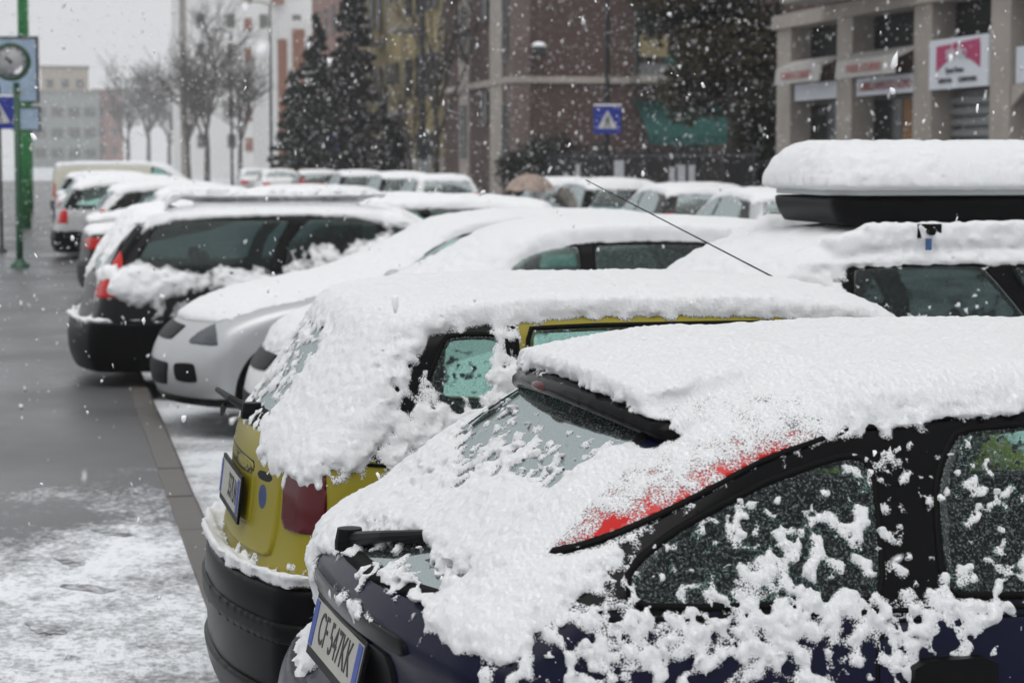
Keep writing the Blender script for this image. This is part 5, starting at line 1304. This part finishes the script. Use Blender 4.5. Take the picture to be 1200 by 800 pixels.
bushy('shrub', gp(905, 44), [(rr.gauss(0, .35), rr.gauss(0, .35), rr.uniform(.4, 3.2), .5, .5) for _ in range(14)], 7000, .07, [M['hedge'], M['ever']], 'dark shrub against the left end of the shop building', 'shrub', 16)

# ------------------------------------------------------------------ fence, signs, poles, umbrella
fn = empty('garden_fence', (13.7, 52, .13)); tag(fn, 'dark metal garden fence with paper notices, behind the far parked cars', 'fence')
for k in range(13): y = -11.5 + k * 1.95; MB().box(-.04, .04, y - .04, y + .04, 0, 1.95).build('post', M['pole_grey'], fn)
for z in (.18, 1.78): MB().box(-.02, .02, -11.5, 11.9, z, z + .05).build('rail', M['pole_grey'], fn)
b = MB()
for k in range(190): y = -11.4 + k * .1228; b.box(-.012, .012, y - .012, y + .012, .05, 1.9)
b.build('bars', M['pole_grey'], fn)['kind'] = 'stuff'
for k, (px, z0, w_, h_) in enumerate(((663, .95, .30, .42), (677, .85, .26, .75), (725, .90, .55, .80), (787, 1.0, .26, .55), (798, .75, .36, .85), (810, 1.05, .28, .55))):
    y = on_x(px, 13.66); nt_ = MB().box(13.655, 13.668, y - w_ / 2 * 1.6, y + w_ / 2 * 1.6, z0 + .13, z0 + .13 + h_).build('paper_notice', M['poster'])
    tag(nt_, ['small white notice on the fence, leftmost of the notices', 'tall narrow white notice, second from left on the fence', 'largest white notice on the fence, left of the green awning', 'narrow white notice under the awning, left of the tallest one', 'tallest white notice on the fence, under the green awning', 'white notice on the fence, rightmost under the awning'][k], 'notice', 'paper notices on the fence')
def cross_sign(px, py, d, w_, ptop, label, pole_mat, ground=.13, pole_r=.045):
    p = at(px, py, d); root = empty('crossing_sign', (p.x, p.y, ground), -YAW * .7); tag(root, label, 'road sign', 'pedestrian crossing signs')
    z = p.z - ground
    MB().tube([(0, .03, 0), (0, .03, ptop)], pole_r, 10).build('pole', pole_mat, root, True)
    MB().lathe([(pole_r + .07, 0), (pole_r + .06, .05), (pole_r + .005, .07)], 12, 'z', (0, .03, 0)).build('pole_base', pole_mat, root, True)
    h = w_ / 2; s_ = MB().box(-h, h, -.045, -.025, z - h, z + h).build('sign_plate', M['signblue'], root)
    MB().prism([(-h * .72, z - h * .62), (h * .72, z - h * .62), (0, z + h * .68)], 'y', -.050, -.0455).build('white_triangle', M['signback'], s_)
    q = h * .07; fig = MB()                                     # walking figure
    def fp_(P): fig.prism([(a * h, z + b_ * h) for a, b_ in P], 'y', -.054, -.0505)
    fp_([(.05 + .085 * math.cos(t), .22 + .085 * math.sin(t)) for t in np.linspace(0, 6.28, 11)[:-1]])
    fp_([(-.06, .12), (.10, .12), (.09, -.18), (-.05, -.18)])
    fp_([(-.05, -.16), (.04, -.16), (-.16, -.54), (-.27, -.54)]); fp_([(.0, -.16), (.09, -.16), (.22, -.54), (.12, -.54)])
    fp_([(-.06, .10), (-.02, .02), (-.20, -.16), (-.25, -.10)]); fp_([(.08, .11), (.22, -.08), (.17, -.13), (.06, .02)])
    fig.build('walking_figure', M['ink'], s_)
    MB().box(-h, h, -.05, -.02, z + h, z + h + .035).build('snow_cap', M['flake'], s_)
    return root
cross_sign(711, 141, 46.5, .60, 8.5, 'blue pedestrian crossing sign on a tall dark pole, in front of the brick building', M['pole_grey'], .13, .055)
cross_sign(390, 167, 92, .60, 3.2, 'small distant blue crossing sign in front of the conifers', M['pole_grey'], .13, .03)
cross_sign(2, 133, 40, .60, 3.1, 'blue crossing sign on a thin pole at the left edge', M['pole_grey'], .12, .03)
ck = at(23, 187, 34.3); clk = empty('street_clock', (ck.x, ck.y, .12), -YAW); tag(clk, 'round street clock on a green post, on the pavement at left', 'clock')
MB().tube([(0, 0, 0), (0, 0, .5), (0, 0, 2.95)], [.055, .055, .05], 12).build('post', M['pole_dkgreen'], clk, True)
MB().lathe([(.16, 0), (.15, .05), (.09, .09), (.06, .14)], 16).build('post_base', M['pole_dkgreen'], clk, True)
c = MB().lathe([(.001, .09), (.24, .09), (.30, .06), (.305, -.06), (.28, -.10), (.262, -.10), (.262, -.07)], 36, 'y', (-.07, 0, 3.28)).build('clock_case', M['pole_dkgreen'], clk, True)
M['dial'] = pm('clock_dial', (.38, .39, .40), .35, noise=(3, .2))
MB().lathe([(.001, -.075), (.262, -.074), (.262, -.06)], 36, 'y', (-.07, 0, 3.28)).build('dial', M['dial'], c, True)
hnd = MB()
for ang, L_, w_ in ((math.radians(128), .12, .014), (math.radians(150), .17, .010)):
    dx, dz = math.cos(ang), math.sin(ang); hnd.prism([(-.07 - dx * .03 - dz * w_, 3.28 - dz * .03 + dx * w_), (-.07 + dx * L_ - dz * w_ * .5, 3.28 + dz * L_ + dx * w_ * .5), (-.07 + dx * L_ + dz * w_ * .5, 3.28 + dz * L_ - dx * w_ * .5), (-.07 - dx * .03 + dz * w_, 3.28 - dz * .03 - dx * w_)], 'y', -.085, -.078)
hnd.lathe([(.001, -.09), (.028, -.088), (.028, -.076)], 12, 'y', (-.07, 0, 3.28)); hnd.build('clock_hands', M['ink'], c)
for k in range(12):
    a = k * math.pi / 6; r0, r1 = .205, .24; t = math.radians(2.2)
    MB().prism([(-.07 + r * math.cos(a + s * t), 3.28 + r * math.sin(a + s * t)) for r, s in ((r0, -1), (r1, -1), (r1, 1), (r0, 1))], 'y', -.079, -.0755).build('hour_mark', M['ink'], c)
snow_patch = MB().prism([(-.02, 3.10), (.05, 3.08), (.11, 3.13), (.13, 3.20), (.09, 3.21), (.06, 3.16), (.02, 3.15)], 'y', -.105, -.0765).build('snow_patch', M['flake'], c)
def trolley_pole(px, d, label):
    p = at(px, 187, d); root = empty('tram_pole', (p.x, p.y, .12)); tag(root, label, 'pole', 'green overhead line poles')
    MB().tube([(0, 0, 0), (0, 0, 3.6)], .15, 14).build('lower_pole', M['pole_green'], root, True)
    MB().tube([(0, 0, 3.601), (0, 0, 9)], [.105, .09], 14).build('upper_pole', M['pole_green'], root, True)
    MB().lathe([(.151, 3.5), (.165, 3.52), (.165, 3.58), (.106, 3.66)], 14).build('collar', M['pole_green'], root, True)
    return root
trolley_pole(30.5, 54, 'nearer thick green pole right behind the street clock')
trolley_pole(35, 70, 'farther green pole, mostly hidden by the thick green pole')
ip = at(18, 187, 52.5); inf = empty('stop_panel', (ip.x, ip.y, .12), -YAW); tag(inf, 'framed bus stop information panel with pale blue map, behind the clock', 'information panel')
MB().tube([(-.62, 0, 0), (-.62, 0, 4.7)], .03, 8).build('post', M['pole_grey'], inf, True)
M['map'] = pm('pale_blue_map', (.30, .40, .52), .4, noise=(2.2, .5))
z0, z1 = 3.10, 4.72
f_ = MB()
for (a, b_, c_, d_) in ((-.64, .66, z1 - .05, z1), (-.64, .66, z0, z0 + .05), (-.64, -.59, z0 + .05, z1 - .05), (.61, .66, z0 + .05, z1 - .05)): f_.box(a, b_, -.04, .04, c_, d_)
f_ = f_.build('panel_frame', M['pole_grey'], inf); MB().box(-.59, .61, -.02, .02, z0 + .05, z1 - .05).build('map_sheet', M['map'], inf)
MB().box(.02, .22, -.024, -.0205, z0 + .22, z0 + .32).build('red_mark', M['signred'], inf)
f2 = MB()
for (a, b_, c_, d_) in ((.0, .68, 2.98, 3.02), (.0, .68, 2.42, 2.46), (.64, .68, 2.46, 2.98)): f2.box(a, b_, -.03, .03, c_, d_)
f2.build('lower_frame', M['pole_grey'], inf); MB().box(.0, .64, -.015, .015, 2.46, 2.98).build('timetable_sheet', M['map'], inf)
def lamp_post(px, d, h, label, arm=-1.0):
    p = at(px, 187, d); root = empty('street_lamp', (p.x, p.y, .1)); tag(root, label, 'street lamp', 'street lamps')
    MB().tube([(0, 0, 0), (0, 0, h * .5), (0, 0, h)], [.09, .07, .05], 8).build('post', M['pole_grey'], root, True)
    MB().tube([(0, 0, h - .02), (arm * .5, 0, h + .12), (arm, 0, h + .14)], .035, 6).build('arm', M['pole_grey'], root, True)
    MB().lathe([(.001, -.06), (.09, -.05), (.12, 0), (.08, .06), (.001, .07)], 10, 'x', (arm - .1, 0, h + .12)).build('lamp_head', M['pole_grey'], root, True)
lamp_post(319, 118, 10.2, 'thin grey street lamp in front of the white tower, left of the conifers')
lamp_post(273, 128, 9.3, 'street lamp among the bare trees before the white tower')
lp = at(496, 187, 64); root = empty('utility_pole', (lp.x, lp.y, .13)); tag(root, 'tall dark pole in front of the ochre building', 'pole')
MB().tube([(0, 0, 0), (0, 0, 4), (0, 0, 11)], [.10, .085, .07], 10).build('shaft', M['pole_grey'], root, True)
MB().lathe([(.18, 0), (.17, .25), (.11, .32)], 12).build('base_collar', M['pole_grey'], root, True)
MB().box(-.12, .12, -.16, -.09, 1.0, 1.7).build('junction_box', M['shutter'], root)
# umbrella over a short walker
up_ = at(621, 187, 39.5); um = empty('umbrella', (up_.x, up_.y, .67)); tag(um, 'open beige umbrella with dusky pattern, above the parked car roofs', 'umbrella')
M['umb'] = pm('patterned_umbrella_cloth', (.34, .26, .22), .7, noise=(9, .75))
n_ = 48; prof = [(0.0, .92), (.12, .905), (.24, .86), (.34, .79), (.42, .70), (.47, .60)]
V = []; F = []
for i, (r_, z) in enumerate(prof):
    for k in range(n_):
        a = 2 * math.pi * k / n_; sc_ = 1 - .045 * (1 - abs(math.cos(4 * a))) * (i / 5); dz = -.0 + .03 * (1 - abs(math.cos(4 * a))) * (i / 5) ** 2
        V.append((r_ * sc_ * math.cos(a), r_ * sc_ * math.sin(a), z + dz))
for i in range(len(prof) - 1):
    for k in range(n_): F.append((i * n_ + k, (i + 1) * n_ + k, (i + 1) * n_ + (k + 1) % n_, i * n_ + (k + 1) % n_))
mk('canopy', V, F, M['umb'], um, True)
for k in range(8):
    a = 2 * math.pi * k / 8; MB().tube([(0, 0, .90), (.24 * math.cos(a), .24 * math.sin(a), .845), (.47 * math.cos(a), .47 * math.sin(a), .59)], .005, 4).build('rib', M['pole_grey'], um)
MB().tube([(0, 0, .0), (0, 0, .96)], .008, 6).build('shaft', M['pole_grey'], um)
MB().tube([(0, 0, .0), (0, .0, -.04), (.03, 0, -.07), (.06, 0, -.05)], .012, 6).build('handle', M['bark'], um)
# the walker: skinned skeleton, coat, hair
def person(loc, rz):
    root = empty('person', loc, rz); tag(root, 'short person in a dark coat walking under the beige umbrella', 'person')
    J = {'pel': (0, 0, .72), 'wai': (0, 0, .86), 'che': (.01, 0, 1.02), 'nk': (.01, 0, 1.16), 'hd': (.03, 0, 1.24), 'tp': (.03, 0, 1.34),
         'sL': (0, .15, 1.10), 'eL': (.06, .20, .90), 'wL': (.16, .14, .76), 'sR': (0, -.15, 1.10), 'eR': (.12, -.17, .92), 'wR': (.20, -.06, .78),
         'hL': (0, .08, .68), 'kL': (.06, .08, .40), 'aL': (.0, .08, .07), 'tL': (.12, .08, .03), 'hR': (0, -.08, .68), 'kR': (-.0, -.08, .40), 'aR': (-.12, -.08, .07), 'tR': (.0, -.08, .03)}
    Rr = {'pel': .13, 'wai': .125, 'che': .14, 'nk': .055, 'hd': .085, 'tp': .075, 'sL': .07, 'eL': .05, 'wL': .032, 'sR': .07, 'eR': .05, 'wR': .032, 'hL': .095, 'kL': .06, 'aL': .042, 'tL': .035, 'hR': .095, 'kR': .06, 'aR': .042, 'tR': .035}
    E = [('pel', 'wai'), ('wai', 'che'), ('che', 'nk'), ('nk', 'hd'), ('hd', 'tp'), ('che', 'sL'), ('sL', 'eL'), ('eL', 'wL'), ('che', 'sR'), ('sR', 'eR'), ('eR', 'wR'), ('pel', 'hL'), ('hL', 'kL'), ('kL', 'aL'), ('aL', 'tL'), ('pel', 'hR'), ('hR', 'kR'), ('kR', 'aR'), ('aR', 'tR')]
    # hands: palm and five bent fingers on each wrist
    for s, w_ in ((1, 'wL'), (-1, 'wR')):
        x, y, z = J[w_]; J[w_ + 'p'] = (x + .05, y - s * .015, z - .01); Rr[w_ + 'p'] = .026; E.append((w_, w_ + 'p'))
        for i in range(5):
            o = (i - 2) * .016; L_ = (.05, .065, .07, .065, .05)[i]
            J[w_ + f'f{i}'] = (x + .05 + L_ * .6, y - s * .02, z + o); J[w_ + f'g{i}'] = (x + .05 + L_ * .75, y - s * .045, z + o); Rr[w_ + f'f{i}'] = .008; Rr[w_ + f'g{i}'] = .007
            E += [(w_ + 'p', w_ + f'f{i}'), (w_ + f'f{i}', w_ + f'g{i}')]
    ks = list(J); me = bpy.data.meshes.new('body'); me.from_pydata([J[k] for k in ks], [(ks.index(a), ks.index(b)) for a, b in E], []); me.update()
    o = link('body', me, None); me.materials.append(pm('dark_coat', (.02, .02, .025), .9))
    sk = o.modifiers.new('skin', 'SKIN'); o.modifiers.new('sub', 'SUBSURF').levels = 1
    for i, k in enumerate(ks): me.skin_vertices[0].data[i].radius = (Rr[k], Rr[k])
    me.skin_vertices[0].data[0].use_root = True
    bpy.context.view_layer.update(); m2 = bpy.data.meshes.new_from_object(o.evaluated_get(bpy.context.evaluated_depsgraph_get())); bpy.data.objects.remove(o)
    m2.name = 'body'; link('body', m2, root)
    MB().lathe([(.001, .115), (.06, .105), (.098, .05), (.102, -.03), (.09, -.09), (.075, -.08), (.08, 0)], 16, 'z', (.015, 0, 1.275)).build('hair', pm('grey_hair', (.12, .11, .10), .8), root, True)
    MB().lathe([(.10, .0), (.16, -.04), (.19, -.25), (.22, -.52), (.205, -.52), (.17, -.25), (.12, -.05)], 16, 'z', (.0, 0, 1.13)).build('coat', pm('wool_coat', (.03, .028, .03), .95), root, True)
    return root
person((up_.x - .22, up_.y + .06, .01), 0.0)
M['wet'] = ground_mat('trodden_wet_asphalt', (.07, .07, .074), .25, .42, .62, None, 14.0)
for k, (px, py, rz_, lb) in enumerate(((125, 627, .5, 'farthest trodden footprint in the pavement snow'), (75, 662, .2, 'second farthest footprint in the pavement snow'), (98, 695, .7, 'footprint beside the brown leaf in the pavement snow'), (45, 742, .3, 'nearest footprint, at the left edge of the pavement snow'))):
    d_ = (CAMZ - .12) * 2500 / (py - 187); p = at(px, 187, d_); rr_ = random.Random(k)
    P_ = []
    for i in range(20):
        t = 2 * math.pi * i / 20; w_ = (.062 + .012 * math.cos(2 * t + .4)) * rr_.uniform(.6, 1.3); l_ = .14 * rr_.uniform(.75, 1.15); x, y = w_ * math.sin(t), l_ * math.cos(t)
        P_.append((p.x + x * math.cos(rz_) - y * math.sin(rz_), p.y + x * math.sin(rz_) + y * math.cos(rz_)))
    tag(MB().prism(P_, 'z', .1225, .124).build('footprint', M['wet']), lb, 'footprint', 'footprints on the pavement')
# a dropped leaf or two and slush lumps on the pavement
for k, (x, y, lb) in enumerate(((-.95, 9.0, 'brown leaf lying in the snow on the pavement, nearer one'), (-1.75, 12.3, 'brown leaf on wet asphalt, farther one'))):
    lf = MB().add([(0, 0, 0), (.05, .02, .012), (.09, 0, .004), (.05, -.025, .010), (.045, 0, .004)], [(0, 1, 4), (1, 2, 4), (2, 3, 4), (3, 0, 4)]).build('fallen_leaf', pm('brown_leaf', (.12, .05, .03), .7)); lf.location = (x, y, .124); tag(lf, lb, 'leaf', 'fallen leaves')

# ------------------------------------------------------------------ falling snow
r = np.random.default_rng(99)
phi = (1 + 5 ** .5) / 2
ico = np.array([(-1, phi, 0), (1, phi, 0), (-1, -phi, 0), (1, -phi, 0), (0, -1, phi), (0, 1, phi), (0, -1, -phi), (0, 1, -phi), (phi, 0, -1), (phi, 0, 1), (-phi, 0, -1), (-phi, 0, 1)]) / 1.902
icf = np.array([(0, 11, 5), (0, 5, 1), (0, 1, 7), (0, 7, 10), (0, 10, 11), (1, 5, 9), (5, 11, 4), (11, 10, 2), (10, 7, 6), (7, 1, 8), (3, 9, 4), (3, 4, 2), (3, 2, 6), (3, 6, 8), (3, 8, 9), (4, 9, 5), (2, 4, 11), (6, 2, 10), (8, 6, 7), (9, 8, 1)])
octa = np.array([(1, 0, 0), (-1, 0, 0), (0, 1, 0), (0, -1, 0), (0, 0, 1), (0, 0, -1)], dtype=float)
ocf = np.array([(0, 2, 4), (2, 1, 4), (1, 3, 4), (3, 0, 4), (2, 0, 5), (1, 2, 5), (3, 1, 5), (0, 3, 5)])
def flakes(P, base, faces, med, sig):
    n_ = len(P); k_ = len(base)
    S_ = r.lognormal(math.log(med), sig, n_)[:, None, None] * r.uniform(.45, 1.5, (n_, k_, 1)) * (1 + np.array([0, 0, 1.0])[None, None] * r.uniform(0, 1.1, (n_, 1, 1)))
    rot = r.normal(size=(n_, 3, 3)) * .35 + np.eye(3)[None]
    V = np.einsum('nij,kj->nki', rot, base) * S_ + P[:, None]
    return V.reshape(-1, 3), (faces[None] + (np.arange(n_) * k_)[:, None, None]).reshape(-1, 3)
P = np.c_[r.uniform(-8, 10, 9000), r.uniform(1.0, 18, 9000), r.uniform(.15, 6, 9000)]; P = P[np.hypot(P[:, 0], P[:, 1]) > 1.7]
V1, F1 = flakes(P, ico, icf, .0034, .32)
NB = 110000; P = np.c_[r.uniform(-20, 24, NB), r.uniform(12, 55, NB), r.uniform(.15, 10, NB)]
tet = np.array([(1, 1, 1), (1, -1, -1), (-1, 1, -1), (-1, -1, 1)]) * .8; tef = np.array([(0, 1, 2), (0, 3, 1), (0, 2, 3), (1, 3, 2)])
V2, F2 = flakes(P, tet, tef, .0048, .42)
V = np.vstack([V1, V2]); F = np.vstack([F1, F2 + len(V1)])
fl = mk('falling_snow', V, F.astype(np.int32), M['flake'], None, True); tag(fl, 'snowflakes falling through the air over the whole street', 'snow', kind='stuff')

# ------------------------------------------------------------------ the snowy air
hz = MB().box(-425, 425, -65, 565, -1.2, 46.5).build('haze', None); tag(hz, 'pale haze of falling snow filling the street', 'haze', kind='stuff')
hm = bpy.data.materials.new('snowy_air'); hm.use_nodes = True; hn = hm.node_tree; hn.nodes.clear()
ho = hn.nodes.new('ShaderNodeOutputMaterial'); hv = hn.nodes.new('ShaderNodeVolumePrincipled')
hv.inputs['Color'].default_value = (.90, .91, .93, 1); hv.inputs['Density'].default_value = .0006; hv.inputs['Anisotropy'].default_value = .2
hn.links.new(hv.outputs[0], ho.inputs['Volume']); hz.data.materials.append(hm)
